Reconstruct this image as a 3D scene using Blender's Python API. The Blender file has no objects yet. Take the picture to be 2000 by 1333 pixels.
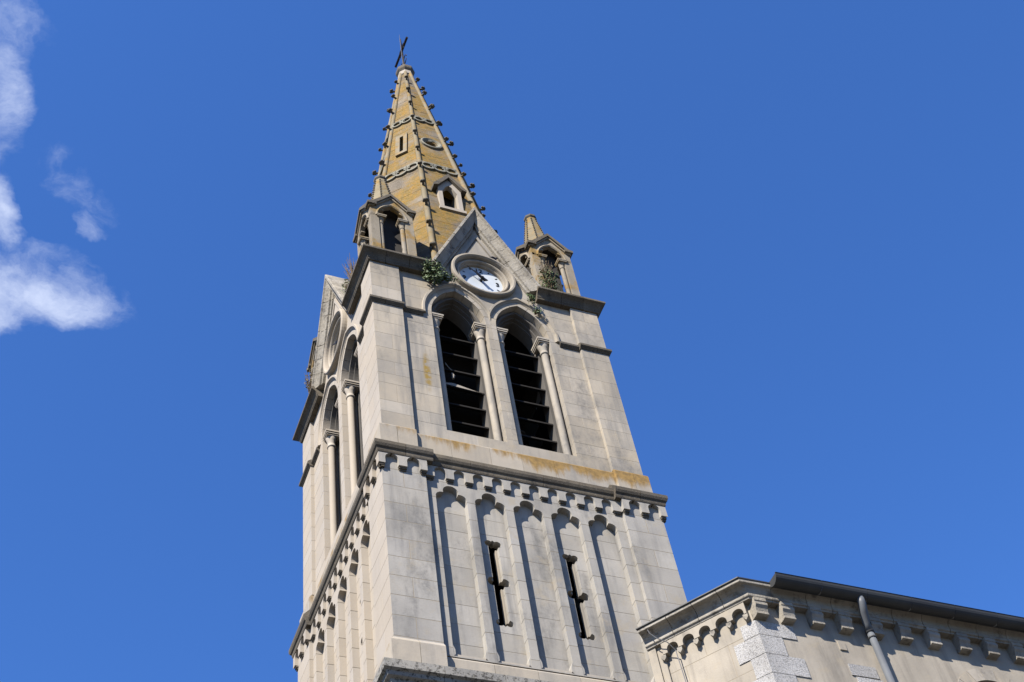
import bpy, bmesh, math, random
from mathutils import Vector, Matrix
from math import pi, sin, cos, sqrt, radians as rad
random.seed(7)
SC = bpy.context.scene
COL = SC.collection

# ------------------------------------------------------------------ camera
FPX = 2697.42                     # focal length in photo pixels (photo 2000 wide)
YAW, PITCH, ROLL = 0.51865, 0.91052, -0.20013
CAMPOS = Vector((-9.5206, -20.4246, 1.6))
fw = Vector((sin(YAW)*cos(PITCH), cos(YAW)*cos(PITCH), sin(PITCH)))
rt = Vector((cos(YAW), -sin(YAW), 0)); up = rt.cross(fw)
r2 = cos(ROLL)*rt + sin(ROLL)*up; u2 = -sin(ROLL)*rt + cos(ROLL)*up
cam = bpy.data.cameras.new('camera'); camo = bpy.data.objects.new('camera', cam); COL.objects.link(camo)
M = Matrix((r2, u2, -fw)).transposed().to_4x4(); M.translation = CAMPOS
camo.matrix_world = M
cam.sensor_fit = 'HORIZONTAL'; cam.sensor_width = 36.0; cam.lens = 36.0*FPX/2000.0
cam.clip_end = 5000; SC.camera = camo

# ------------------------------------------------------------------ light
SUN = Vector((-1.4, -1.0, 1.62)).normalized()          # towards the sun
el = math.asin(SUN.z); az = math.atan2(SUN.x, SUN.y)
sl = bpy.data.lights.new('sun', 'SUN'); so = bpy.data.objects.new('sun', sl); COL.objects.link(so)
sl.energy = 5.0; sl.angle = rad(0.53); sl.color = (1.0, 0.93, 0.83)
so.rotation_euler = SUN.to_track_quat('Z', 'Y').to_euler(); so.location = SUN*80
world = bpy.data.worlds.new('World'); SC.world = world; world.use_nodes = True
WN = world.node_tree; WN.nodes.clear()
def wn(t, **k):
    n = WN.nodes.new(t)
    for a, b in k.items(): setattr(n, a, b)
    return n
sky = wn('ShaderNodeTexSky'); sky.sky_type = 'NISHITA'; sky.sun_disc = False
sky.sun_elevation = el; sky.sun_rotation = az % (2*pi)
sky.air_density = 1.3; sky.dust_density = 0.0; sky.ozone_density = 10.0; sky.altitude = 200
bg = wn('ShaderNodeBackground'); bg.inputs['Strength'].default_value = 0.0555
out = wn('ShaderNodeOutputWorld')
# fair-weather clouds: a layer far above, seen along the view direction
tc = wn('ShaderNodeTexCoord'); sep = wn('ShaderNodeSeparateXYZ'); WN.links.new(tc.outputs['Generated'], sep.inputs[0])
def wmath(op, a, b=None, clamp=False):
    n = wn('ShaderNodeMath', operation=op); n.use_clamp = clamp
    for i, v in enumerate((a, b)):
        if v is None: continue
        if isinstance(v, (int, float)): n.inputs[i].default_value = v
        else: WN.links.new(v, n.inputs[i])
    return n.outputs[0]
zc = wmath('MAXIMUM', sep.outputs['Z'], 0.05)
px = wmath('DIVIDE', sep.outputs['X'], zc); py = wmath('DIVIDE', sep.outputs['Y'], zc)
comb = wn('ShaderNodeCombineXYZ'); WN.links.new(px, comb.inputs[0]); WN.links.new(py, comb.inputs[1])
def wnoise(scale, detail, rough, off=(0, 0, 0), vec=None):
    mp = wn('ShaderNodeMapping'); mp.inputs['Location'].default_value = off
    WN.links.new(vec or comb.outputs[0], mp.inputs['Vector'])
    n = wn('ShaderNodeTexNoise'); n.inputs['Scale'].default_value = scale; n.inputs['Detail'].default_value = detail
    n.inputs['Roughness'].default_value = rough; WN.links.new(mp.outputs[0], n.inputs['Vector'])
    return n
warp = wnoise(6.0, 6, 0.6, (3, 1, 0))
sub = wn('ShaderNodeVectorMath', operation='SUBTRACT'); WN.links.new(warp.outputs['Color'], sub.inputs[0]); sub.inputs[1].default_value = (.5, .5, .5)
scl = wn('ShaderNodeVectorMath', operation='SCALE'); WN.links.new(sub.outputs[0], scl.inputs[0]); scl.inputs['Scale'].default_value = 0.11
add = wn('ShaderNodeVectorMath', operation='ADD'); WN.links.new(comb.outputs[0], add.inputs[0]); WN.links.new(scl.outputs[0], add.inputs[1])
warped = add.outputs[0]
wsep = wn('ShaderNodeSeparateXYZ'); WN.links.new(warped, wsep.inputs[0])
def pixdir(x, y):
    d = r2*((x-1000)/FPX) - u2*((y-666.5)/FPX) + fw
    return (d.x/d.z, d.y/d.z)
def puff(x, y, ax, ay, rx, ry, w):
    # soft lobe of the cloud bank; (x, y) its middle, (ax, ay) a point along its long axis
    c = pixdir(x, y); e = pixdir(ax, ay); dx, dy = e[0]-c[0], e[1]-c[1]; L = math.hypot(dx, dy); dx /= L; dy /= L
    qx = wmath('SUBTRACT', wsep.outputs['X'], c[0]); qy = wmath('SUBTRACT', wsep.outputs['Y'], c[1])
    a = wmath('DIVIDE', wmath('ADD', wmath('MULTIPLY', qx, dx), wmath('MULTIPLY', qy, dy)), rx)
    b = wmath('DIVIDE', wmath('SUBTRACT', wmath('MULTIPLY', qy, dx), wmath('MULTIPLY', qx, dy)), ry)
    r = wmath('ADD', wmath('MULTIPLY', a, a), wmath('MULTIPLY', b, b))
    return wmath('MULTIPLY', wmath('SUBTRACT', 1.0, r, clamp=True), w)
PUFFS = []
# one broken cumulus bank: a bright lump at its foot, thinner shreds above; it carries on past the left edge of the view
for a in ((70, 580, 200, 600, .088, .048, 1.15), (-150, 570, 0, 560, .16, .07, 1.15), (-15, 410, -15, 300, .060, .032, 1.0), (-120, 400, -120, 300, .09, .07, 1.0),
          (0, 190, 10, 60, .11, .027, .88), (-110, 200, -110, 60, .16, .07, .95), (50, 20, 0, 20, .05, .035, .72),
          (160, 370, 130, 340, .040, .026, .60), (205, 400, 195, 440, .032, .020, .58), (180, 440, 190, 400, .026, .018, .50), (125, 310, 90, 300, .035, .022, .50)):
    PUFFS.append(puff(*a))
tot = PUFFS[0]
for q in PUFFS[1:]: tot = wmath('MAXIMUM', tot, q)
fine = wnoise(11.0, 10, 0.60, (0, 0, 2), warped); fine2 = wnoise(42.0, 6, 0.65, (5, 2, 1), warped)
fb = wmath('ADD', wmath('MULTIPLY', wmath('SUBTRACT', fine.outputs['Fac'], .5), 1.9), wmath('MULTIPLY', wmath('SUBTRACT', fine2.outputs['Fac'], .5), .55))
gate = wmath('MULTIPLY', tot, 4.0, clamp=True)
dens = wmath('MULTIPLY', wmath('ADD', tot, fb), gate)
ramp = wn('ShaderNodeMapRange'); ramp.interpolation_type = 'SMOOTHSTEP'
ramp.inputs['From Min'].default_value = 0.34; ramp.inputs['From Max'].default_value = 1.5; WN.links.new(dens, ramp.inputs['Value'])
mixc = wn('ShaderNodeMix', data_type='RGBA'); WN.links.new(wmath('MULTIPLY', ramp.outputs[0], 0.92), mixc.inputs[0])
tint = wn('ShaderNodeMix', data_type='RGBA', blend_type='MULTIPLY'); tint.inputs[0].default_value = 1.0; WN.links.new(sky.outputs[0], tint.inputs[6]); tint.inputs[7].default_value = (0.74, 1.02, 1.42, 1)
WN.links.new(tint.outputs[2], mixc.inputs[6]); mixc.inputs[7].default_value = (5.0, 5.6, 7.2, 1)
WN.links.new(mixc.outputs[2], bg.inputs['Color']); WN.links.new(bg.outputs[0], out.inputs['Surface'])

SC.view_settings.view_transform = 'Standard'; SC.view_settings.look = 'None'
SC.view_settings.exposure = 1.45; SC.view_settings.gamma = 1.0; SC.view_settings.use_curve_mapping = False
SC.cycles.use_denoising = True; SC.cycles.max_bounces = 6; SC.cycles.diffuse_bounces = 4

# ------------------------------------------------------------------ materials
def mat(name, c1, c2=None, rough=0.9, metal=0.0, scale=1.4, vary=0.0, streak=0.0, streak_c=(0.10, 0.095, 0.09), lichen=0.0,
        lichen_c=(0.40, 0.23, 0.045), lichen_scale=2.2, crust=0.0, crust_c=(0.055, 0.05, 0.042), speck=0.0, bump=0.25, bump_scale=28, bump_dist=0.012, spec=0.25,
        pits=0.0, patch=False, soot=0.0, tone=0.49, edge=None, speck_scale=34):
    k = lambda c: tuple(v*tone for v in c) if c else c
    c1, c2, streak_c, crust_c, lichen_c = k(c1), k(c2), k(streak_c), k(crust_c), k(lichen_c)
    m = bpy.data.materials.new(name); m.use_nodes = True; T = m.node_tree; T.nodes.clear()
    N = lambda t, **k: (lambda n: [setattr(n, a, b) for a, b in k.items()] and n or n)(T.nodes.new(t))
    L = T.links.new
    o = N('ShaderNodeOutputMaterial'); b = N('ShaderNodeBsdfPrincipled'); L(b.outputs[0], o.inputs['Surface'])
    b.inputs['Roughness'].default_value = rough; b.inputs['Metallic'].default_value = metal
    b.inputs['Specular IOR Level'].default_value = spec
    geo = N('ShaderNodeNewGeometry')
    def noise(sc, det=4, ro=0.55, vec=None, off=0.0):
        mp = N('ShaderNodeMapping'); mp.inputs['Location'].default_value = (off, off*1.7, off*.6)
        L(vec or geo.outputs['Position'], mp.inputs['Vector'])
        n = N('ShaderNodeTexNoise'); n.inputs['Scale'].default_value = sc; n.inputs['Detail'].default_value = det
        n.inputs['Roughness'].default_value = ro; L(mp.outputs[0], n.inputs['Vector']); return n.outputs['Fac']
    def rng(v, a, c, lo=0.0, hi=1.0):
        n = N('ShaderNodeMapRange'); n.interpolation_type = 'SMOOTHSTEP'
        n.inputs['From Min'].default_value = a; n.inputs['From Max'].default_value = c
        n.inputs['To Min'].default_value = lo; n.inputs['To Max'].default_value = hi; L(v, n.inputs['Value']); return n.outputs[0]
    def mul(a, c):
        n = N('ShaderNodeMath', operation='MULTIPLY')
        for i, v in enumerate((a, c)):
            if isinstance(v, (int, float)): n.inputs[i].default_value = v
            else: L(v, n.inputs[i])
        return n.outputs[0]
    def mix(f, a, c, mode='MIX'):
        n = N('ShaderNodeMix', data_type='RGBA', blend_type=mode)
        if isinstance(f, (int, float)): n.inputs[0].default_value = f
        else: L(f, n.inputs[0])
        for i, v in ((6, a), (7, c)):
            if isinstance(v, tuple): n.inputs[i].default_value = v + (1,)
            else: L(v, n.inputs[i])
        return n.outputs[2]
    col = mix(rng(noise(scale, 6, 0.6), 0.3, 0.7), c1, c2 or c1)
    if vary:
        oi = N('ShaderNodeObjectInfo'); ad = N('ShaderNodeMath', operation='ADD'); L(oi.outputs['Random'], ad.inputs[0]); L(geo.outputs['Random Per Island'], ad.inputs[1])
        fr = N('ShaderNodeMath', operation='FRACT'); L(ad.outputs[0], fr.inputs[0])
        hv = N('ShaderNodeHueSaturation'); L(col, hv.inputs['Color'])
        L(rng(fr.outputs[0], 0, 1, 1-vary, 1+vary*.7), hv.inputs['Value'])
        wn2 = N('ShaderNodeTexWhiteNoise', noise_dimensions='1D'); L(fr.outputs[0], wn2.inputs['W'])
        L(rng(wn2.outputs[0], 0, 1, .9, 1.12), hv.inputs['Saturation']); col = hv.outputs[0]
    if streak:
        mp = N('ShaderNodeMapping'); mp.inputs['Scale'].default_value = (3.2, 3.2, 0.28); L(geo.outputs['Position'], mp.inputs['Vector'])
        st = rng(noise(1.0, 6, 0.65, mp.outputs[0]), 0.46, 0.72, 0, streak)
        col = mix(st, col, streak_c)
        col = mix(rng(noise(0.5, 5, .6, off=7.0), .42, .68, 0, streak*.55), col, streak_c)
    if soot:
        mp = N('ShaderNodeMapping'); mp.inputs['Scale'].default_value = (1.1, 1.1, .55); L(geo.outputs['Position'], mp.inputs['Vector'])
        sf = mul(rng(noise(1.0, 9, .72, mp.outputs[0], off=21.0), .50, .70), rng(noise(9, 5, .7, off=17.0), .3, .7, .35, 1))
        col = mix(mul(sf, soot), col, (0.075, 0.073, 0.070))
        col = mix(mul(rng(noise(2.2, 7, .7, off=31.0), .54, .70), .5), col, (0.235, 0.20, 0.145))
    if crust:
        col = mix(rng(noise(3.5, 8, 0.7, off=3.0), 0.62-0.3*crust, 0.75-0.2*crust), col, crust_c)
    if speck:
        col = mix(rng(noise(speck_scale, 4, 0.75, off=1.0), 0.50, 0.60, 0, speck), col, crust_c)
    if edge:             # lichen keeps to the damp upper edge of the course and runs down from it
        se = N('ShaderNodeSeparateXYZ'); L(geo.outputs['Position'], se.inputs[0]); ef = None
        mp = N('ShaderNodeMapping'); mp.inputs['Scale'].default_value = (2.6, 2.6, .5); L(geo.outputs['Position'], mp.inputs['Vector'])
        sm = N('ShaderNodeMath', operation='ADD'); gt = N('ShaderNodeMath', operation='ADD'); L(rng(se.outputs['Z'], edge[0], edge[1], -.20, .20), gt.inputs[0]); L(rng(se.outputs['X'], -3.3, 3.2, -.10, .20), gt.inputs[1]); L(gt.outputs[0], sm.inputs[0]); L(noise(1.0, 7, .68, mp.outputs[0], off=23.0), sm.inputs[1])
        col = mix(rng(sm.outputs[0], .52, .74, 0, .9), col, mix(rng(noise(9, 5, .65, off=3.3), .35, .65), lichen_c, tuple(v*.6 for v in lichen_c)))
    if lichen:
        lf = mul(rng(noise(lichen_scale, 7, 0.68, off=5.0), 0.66-0.42*lichen, 0.80-0.32*lichen), rng(noise(14, 4, .6, off=9.0), .25, .55, .55, 1))
        lc = mix(rng(noise(6, 5, .65, off=11.0), .35, .65), lichen_c, (lichen_c[0]*.62, lichen_c[1]*.75, lichen_c[2]*1.3))
        col = mix(lf, col, lc)
    if patch:            # one long lichen run on the wall left of the lancets
        vs = N('ShaderNodeVectorMath', operation='SUBTRACT'); L(geo.outputs['Position'], vs.inputs[0]); vs.inputs[1].default_value = (-1.80, -2.91, 25.65)
        vm = N('ShaderNodeVectorMath', operation='MULTIPLY'); L(vs.outputs[0], vm.inputs[0]); vm.inputs[1].default_value = (8.5, 8.5, 1.15)
        vl = N('ShaderNodeVectorMath', operation='LENGTH'); L(vm.outputs[0], vl.inputs[0])
        col = mix(mul(rng(vl.outputs['Value'], 1.0, 0.35), rng(noise(5, 6, .7, off=13.0), .36, .56)), col, (0.175, 0.115, 0.024))
    if pits:
        col = mix(rng(noise(60, 2, .5, off=2.0), .60, .68, 0, pits), col, (0.29, 0.26, 0.215))
    L(col, b.inputs['Base Color'])
    if bump:
        bm = N('ShaderNodeBump'); bm.inputs['Strength'].default_value = bump; bm.inputs['Distance'].default_value = bump_dist
        L(noise(bump_scale, 6, 0.68, off=4.0), bm.inputs['Height']); L(bm.outputs[0], b.inputs['Normal'])
    return m
ST1, ST2 = (0.57, 0.50, 0.40), (0.485, 0.435, 0.36)
M_ASH = mat('ashlar_limestone', ST1, ST2, vary=0.10, streak=0.65, streak_c=(0.22, 0.215, 0.205), soot=0.75, bump=0.2, patch=True)
M_ASHG = mat('grey_sooted_limestone', (0.515, 0.485, 0.435), (0.445, 0.42, 0.375), vary=0.095, streak=0.65, streak_c=(0.22, 0.215, 0.21), soot=0.8, bump=0.25)
M_ASHW = mat('pale_limestone', (0.565, 0.50, 0.415), (0.52, 0.46, 0.385), vary=0.035, streak=0.16, streak_c=(0.36, 0.32, 0.26), bump=0.2)
M_ASHL = mat('lichened_limestone', ST1, ST2, vary=0.06, streak=0.35, streak_c=(0.24, 0.235, 0.225), soot=.4, edge=(22.65, 23.42), lichen_c=(0.42, 0.25, 0.06))
M_ASHP = mat('damp_plinth_limestone', ST1, ST2, vary=0.06, streak=0.3, streak_c=(0.24, 0.235, 0.225), soot=.4, lichen=0.22, lichen_scale=1.6)
M_MORT = mat('lime_mortar', (0.42, 0.355, 0.26), (0.36, 0.31, 0.235), bump=0.3)
M_SHADE_STONE = mat('shade_toned_reveal_stone', (0.19, 0.175, 0.155), (0.14, 0.13, 0.12), streak=0.4, streak_c=(.10, .095, .09))  # shade of the reveals and inner arch orders put into the stone colour
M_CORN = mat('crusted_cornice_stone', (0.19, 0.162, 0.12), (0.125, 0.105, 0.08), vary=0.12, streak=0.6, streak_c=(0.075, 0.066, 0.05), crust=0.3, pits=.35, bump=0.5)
M_COPE = mat('rough_coping_stone', (0.50, 0.46, 0.39), (0.37, 0.335, 0.275), vary=0.10, streak=0.45, streak_c=(.17, .155, .135), crust=0.34, crust_c=(.17, .155, .135), bump=0.7, bump_scale=14, bump_dist=0.03)
M_COURSE = mat('speckled_course_stone', (0.42, 0.40, 0.36), (0.30, 0.29, 0.27), vary=0.1, speck=0.85, speck_scale=15, pits=.5, lichen=0.2, lichen_c=(.24, .22, .09), bump=0.6)
M_SPIRE = mat('ochre_lichen_masonry', (0.27, 0.225, 0.165), (0.17, 0.135, 0.095), vary=0.16, lichen=0.66, lichen_c=(0.33, 0.18, 0.012), lichen_scale=.9, streak=0.5, streak_c=(.11, .09, .062), pits=0.55, bump=0.5)
M_RIB = mat('rib_stone', (0.33, 0.285, 0.20), (0.25, 0.21, 0.135), vary=0.08, lichen=0.52, lichen_scale=2.5, crust=0.12, bump=0.5)
M_SLOPE = mat('lichened_roof_slope', (0.26, 0.235, 0.18), (0.18, 0.165, 0.125), lichen=.3, crust=.3, bump=.7)
M_CROC = mat('dark_crocket_stone', (0.17, 0.155, 0.125), (0.12, 0.11, 0.09), lichen=0.2, bump=0.8, bump_scale=40)
M_BAND = mat('green_grey_band_stone', (0.32, 0.305, 0.24), (0.25, 0.245, 0.20), crust=0.2, lichen=0.25, bump=0.5)
M_PINN = mat('pinnacle_stone', (0.43, 0.375, 0.29), (0.34, 0.29, 0.215), vary=0.08, streak=.3, streak_c=(.14, .12, .09), lichen=0.40, lichen_scale=2.0, crust=0.16, bump=0.5)
M_VOID = mat('painted_dark_interior', (0.045, 0.04, 0.036), bump=0)  # near-black colour stands in for the shade inside openings
M_WOOD = mat('tarred_louvre_wood', (0.014, 0.012, 0.011), (0.022, 0.019, 0.017), rough=0.95, bump=0.4)
M_WOODP = mat('pale_broken_wood', (0.42, 0.38, 0.33), (0.30, 0.27, 0.23), bump=0.4)
M_DIAL = mat('white_enamel', (0.40, 0.43, 0.455), (0.33, 0.36, 0.38), tone=1.0, rough=0.35, bump=0, spec=.5, streak=.18, streak_c=(.4, .42, .43))
M_INK = mat('black_paint', (0.012, 0.012, 0.014), rough=0.5, bump=0)
M_IRON = mat('wrought_iron', (0.028, 0.024, 0.022), (0.05, 0.035, 0.025), rough=0.6, metal=0.4)
M_STEEL = mat('galvanised_rod', (0.35, 0.34, 0.33), rough=0.4, metal=0.7, bump=0)
M_ZINC = mat('weathered_zinc', (0.085, 0.088, 0.09), (0.06, 0.062, 0.065), rough=0.6, metal=0.2, bump=0.1, streak=.3, streak_c=(.06, .06, .06))
M_PIPE = mat('grey_painted_pipe', (0.17, 0.185, 0.205), (0.135, 0.145, 0.16), rough=0.5, bump=0.08)
M_PLAS = mat('stained_render', (0.54, 0.485, 0.40), (0.44, 0.395, 0.325), scale=.9, streak=0.65, streak_c=(0.22, 0.195, 0.165), soot=.35, bump=0.35)
M_QUOIN = mat('bush_hammered_limestone', (0.70, 0.69, 0.68), (0.55, 0.54, 0.53), vary=.10, speck=0.5, speck_scale=40, streak=.3, streak_c=(.3, .29, .27), bump=1.0, bump_scale=45, bump_dist=0.03)
M_RED = mat('red_window_lining', (0.20, 0.045, 0.04), bump=0)
M_TILE = mat('slate_roof', (0.10, 0.095, 0.09), (0.07, 0.068, 0.066))
M_GROUND = mat('worn_asphalt', (0.10, 0.095, 0.083), (0.08, 0.075, 0.067), tone=.85, scale=.4)
def leafmat(name, c, tr=0.25):
    m = mat(name, c, (c[0]*.55, c[1]*.65, c[2]*.55), rough=.55, scale=9, bump=0, vary=.35, tone=.72)
    return m
M_IVY = leafmat('ivy_leaf', (0.095, 0.135, 0.05)); M_WEED = leafmat('dry_weed', (0.16, 0.13, 0.055)); M_GRASS = leafmat('wall_weed_leaf', (0.075, 0.115, 0.03))
M_TWIG = mat('twig', (0.16, 0.11, 0.065), bump=0)
M_PIGEON = mat('slate_feathers', (0.05, 0.052, 0.06), (0.085, 0.085, 0.095), rough=.7, scale=14)

# ------------------------------------------------------------------ helpers
def link(name, me, mats, parent=None, smooth=False):
    for m in (mats if isinstance(mats, (list, tuple)) else [mats]): me.materials.append(m)
    if smooth:
        for p in me.polygons: p.use_smooth = True
    o = bpy.data.objects.new(name, me); COL.objects.link(o)
    if parent: o.parent = parent
    return o
def mesh(name, verts, faces, mats, parent=None, smooth=False, midx=None, norm=True):
    me = bpy.data.meshes.new(name); me.from_pydata([tuple(v) for v in verts], [], faces)
    if midx: me.polygons.foreach_set('material_index', midx)
    if norm:
        bm = bmesh.new(); bm.from_mesh(me); bmesh.ops.recalc_face_normals(bm, faces=bm.faces); bm.to_mesh(me); bm.free()
    return link(name, me, mats, parent, smooth)
def thing(name, label, cat, loc=(0, 0, 0), group=None):
    o = bpy.data.objects.new(name, None); COL.objects.link(o); o.location = loc; o.empty_display_size = .2
    o['label'] = label; o['category'] = cat
    if group: o['group'] = group
    return o
def tag(o, label, cat, group=None):
    o['label'] = label; o['category'] = cat
    if group: o['group'] = group
    return o
class MB:
    def __init__(s): s.v = []; s.f = []
    def add(s, v, f):
        n = len(s.v); s.v += [tuple(p) for p in v]; s.f += [tuple(i+n for i in q) for q in f]
    def box(s, a, b):
        (x0, y0, z0), (x1, y1, z1) = a, b
        s.add([(x0,y0,z0),(x1,y0,z0),(x1,y1,z0),(x0,y1,z0),(x0,y0,z1),(x1,y0,z1),(x1,y1,z1),(x0,y1,z1)],
              [(0,3,2,1),(4,5,6,7),(0,1,5,4),(1,2,6,5),(2,3,7,6),(3,0,4,7)])
    def tube(s, pts, rads, n=8, cap=True):
        pts = [Vector(p) for p in pts]; rings = []
        for i, p in enumerate(pts):
            t = (pts[min(i+1, len(pts)-1)] - pts[max(i-1, 0)]).normalized()
            a = t.orthogonal().normalized() if i == 0 else (a0 - t*a0.dot(t)).normalized()
            a0 = a; b = t.cross(a); r = rads[i] if isinstance(rads, (list, tuple)) else rads
            rings.append([p + (a*cos(2*pi*k/n) + b*sin(2*pi*k/n))*r for k in range(n)])
        v = [q for R in rings for q in R]; f = []
        for i in range(len(pts)-1):
            for k in range(n): f.append((i*n+k, i*n+(k+1)%n, (i+1)*n+(k+1)%n, (i+1)*n+k))
        if cap: f.append(tuple(range(n))[::-1]); f.append(tuple((len(pts)-1)*n+k for k in range(n)))
        s.add(v, f)
    def lathe(s, prof, c=(0, 0), n=16, axis='z', phase=0.0, close=True):
        v = []; f = []
        for r, z in prof:
            for k in range(n):
                a = 2*pi*k/n + phase
                if axis == 'z': v.append((c[0]+r*cos(a), c[1]+r*sin(a), z))
                else: v.append((c[0]+r*cos(a), -z, c[1]+r*sin(a)))        # axis along -y: z is the stand-off d
        m = len(prof)
        for i in range(m-1):
            for k in range(n): f.append((i*n+k, i*n+(k+1)%n, (i+1)*n+(k+1)%n, (i+1)*n+k))
        if close: f.append(tuple(range(n))[::-1]); f.append(tuple((m-1)*n+k for k in range(n)))
        s.add(v, f)
    def build(s, name, mats, parent=None, smooth=False): return mesh(name, s.v, s.f, mats, parent, smooth)
def front(u, d, z): return (u, -d, z)
def area(P): return sum(P[i][0]*P[(i+1) % len(P)][1]-P[(i+1) % len(P)][0]*P[i][1] for i in range(len(P)))/2
def clean(P, e=1e-4):
    Q = []
    for p in P:
        if not Q or abs(p[0]-Q[-1][0])+abs(p[1]-Q[-1][1]) > e: Q.append(p)
    while len(Q) > 1 and abs(Q[0][0]-Q[-1][0])+abs(Q[0][1]-Q[-1][1]) <= e: Q.pop()
    return Q
def clip(P, x0, x1, z0, z1):
    for ax, lim, keep in ((0, x0, 1), (0, x1, -1), (1, z0, 1), (1, z1, -1)):
        R = []; n = len(P)
        for i in range(n):
            a, b = P[i], P[(i+1) % n]; ia = (a[ax]-lim)*keep >= 0; ib = (b[ax]-lim)*keep >= 0
            if ia: R.append(a)
            if ia != ib:
                t = (lim-a[ax])/(b[ax]-a[ax]); R.append((a[0]+t*(b[0]-a[0]), a[1]+t*(b[1]-a[1])))
        P = R
        if not P: return []
    P = clean(P); go = True
    while go and len(P) > 3:                 # drop zero-width spikes left where the outline folds back on a cut
        go = False
        for i in range(len(P)):
            a, b, c = P[i-1], P[i], P[(i+1) % len(P)]; ux, uz, vx, vz = a[0]-b[0], a[1]-b[1], c[0]-b[0], c[1]-b[1]
            if abs(ux*vz-uz*vx) < 1e-7 and ux*vx+uz*vz > 0:
                P.pop(i); P = clean(P); go = True; break
    return P
def prism(name, P, d0, d1, mats, parent=None, fmap=front, mitre=None, chamfer=0.0, midx_front=False):
    """polygon P in (u, z), front at stand-off d0, back at d1"""
    if area(P) < 0: P = P[::-1]
    n = len(P)
    def bk(u, d):
        if mitre and abs(u) >= mitre-1e-3: return math.copysign(mitre-(d0-d), u)
        return u
    v = []; f = []
    if chamfer and n == 4:
        us = [p[0] for p in P]; zs = [p[1] for p in P]; cu = (min(us)+max(us))/2; cz = (min(zs)+max(zs))/2
        for (u, z) in P:
            keep = mitre and abs(u) >= mitre-1e-3
            v.append(fmap(u if keep else u+math.copysign(chamfer, cu-u), d0, z+math.copysign(chamfer, cz-z)))
        v += [fmap(bk(u, d0-chamfer), d0-chamfer, z) for u, z in P]
        f.append((0, 1, 2, 3)); f += [(i, (i+1) % 4, 4+(i+1) % 4, 4+i) for i in range(4)]; o = 4
    else:
        v += [fmap(u, d0, z) for u, z in P]; f.append(tuple(range(n))); o = 0
    v += [fmap(bk(u, d1), d1, z) for u, z in P]; b = len(v)-n
    f += [(o+i, o+(i+1) % n, b+(i+1) % n, b+i) for i in range(n)]
    f.append(tuple(range(b+n-1, b-1, -1)))
    mi = ([0]+[1]*(len(f)-1)) if midx_front else None
    return mesh(name, v, f, mats, parent, midx=mi)
FRONT = []            # parts of the front face, to be copied round to the left face
CORES = []            # parts needed on all four faces
def ashlar(name, P, courses, joints, d0, d1, mats, parent, gap=0.006, fmap=front, mitre=None, keep=FRONT, jit=0.0015, minw=0.0, chamfer=0.002, depth=.0018):
    us = [p[0] for p in P]; zs = [p[1] for p in P]; U0, U1, Z0, Z1 = min(us), max(us), min(zs), max(zs); res = []
    for i in range(len(courses)-1):
        z0, z1 = courses[i], courses[i+1]
        if z1 <= Z0+.01 or z0 >= Z1-.01: continue
        js = [U0] + [j for j in joints(i) if U0+.1 < j < U1-.1] + [U1]
        for a, b in zip(js[:-1], js[1:]):
            ga = 0 if a == U0 else gap; gb = 0 if b == U1 else gap
            Q = clip(P, a+ga, b-gb, max(z0, Z0)+gap, min(z1, Z1)-gap)
            if len(Q) < 3 or abs(area(Q)) < 0.003: continue
            o = prism(name, Q, d0+(random.uniform(0, jit) if not mitre else 0), d1, mats, parent, fmap, mitre, chamfer)
            res.append(o)
    if res:
        A = area(P); n = len(P); sg = 1 if A > 0 else -1; Q = []
        for i in range(n):
            a, b, c = Vector(P[i-1]), Vector(P[i]), Vector(P[(i+1) % n]); e1 = (b-a).normalized(); e2 = (c-b).normalized()
            nn = Vector((-e1.y-e2.y, e1.x+e2.x))*sg
            nn = nn.normalized() if nn.length > 1e-6 else Vector((-e1.y, e1.x))*sg
            q = b+nn*.005
            Q.append((q.x, q.y))
        res.append(prism('mortar_bed', Q, d0-depth, d1+.012, M_MORT, parent, fmap))
    if keep is not None: keep += res
    return res
def sweep(name, prof, stations, mats, parent=None, smooth=False):
    """closed profile [(d, z)] carried along stations, each a function d -> (x, y)"""
    n = len(prof); v = []; f = []
    for st in stations:
        for d, z in prof:
            x, y = st(d); v.append((x, y, z))
    for i in range(len(stations)-1):
        for k in range(n): f.append((i*n+k, i*n+(k+1) % n, (i+1)*n+(k+1) % n, (i+1)*n+k))
    f.append(tuple(range(n))[::-1]); f.append(tuple((len(stations)-1)*n+k for k in range(n)))
    return mesh(name, v, f, mats, parent, smooth)
SU = lambda u: (lambda d: (u, -d))          # a station on the front face
CR = lambda d: (-d, -d)                     # the near corner
SV = lambda v: (lambda d: (-d, v))          # a station on the left face
def rot_copy(o, q, parent=None):
    c = o.copy(); COL.objects.link(c); c.matrix_world = Matrix.Rotation(-pi/2*q, 4, 'Z') @ o.matrix_world
    if parent is not None: c.parent = parent
    return c
def arc(cx, cz, r, a0, a1, n): return [(cx+r*cos(a0+(a1-a0)*i/n), cz+r*sin(a0+(a1-a0)*i/n)) for i in range(n+1)]
mir = lambda P: [(-x, z) for x, z in P][::-1]

# ------------------------------------------------------------------ ground
g = mesh('ground', [(-1500,-1500,0),(1500,-1500,0),(1500,1500,0),(-1500,1500,0)], [(0,1,2,3)], M_GROUND); g['kind'] = 'structure'

# ================================================================== BELL TOWER
T = thing('bell_tower', 'tall pale stone church bell tower with ochre lichened octagonal spire and clocks', 'bell tower')
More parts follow.
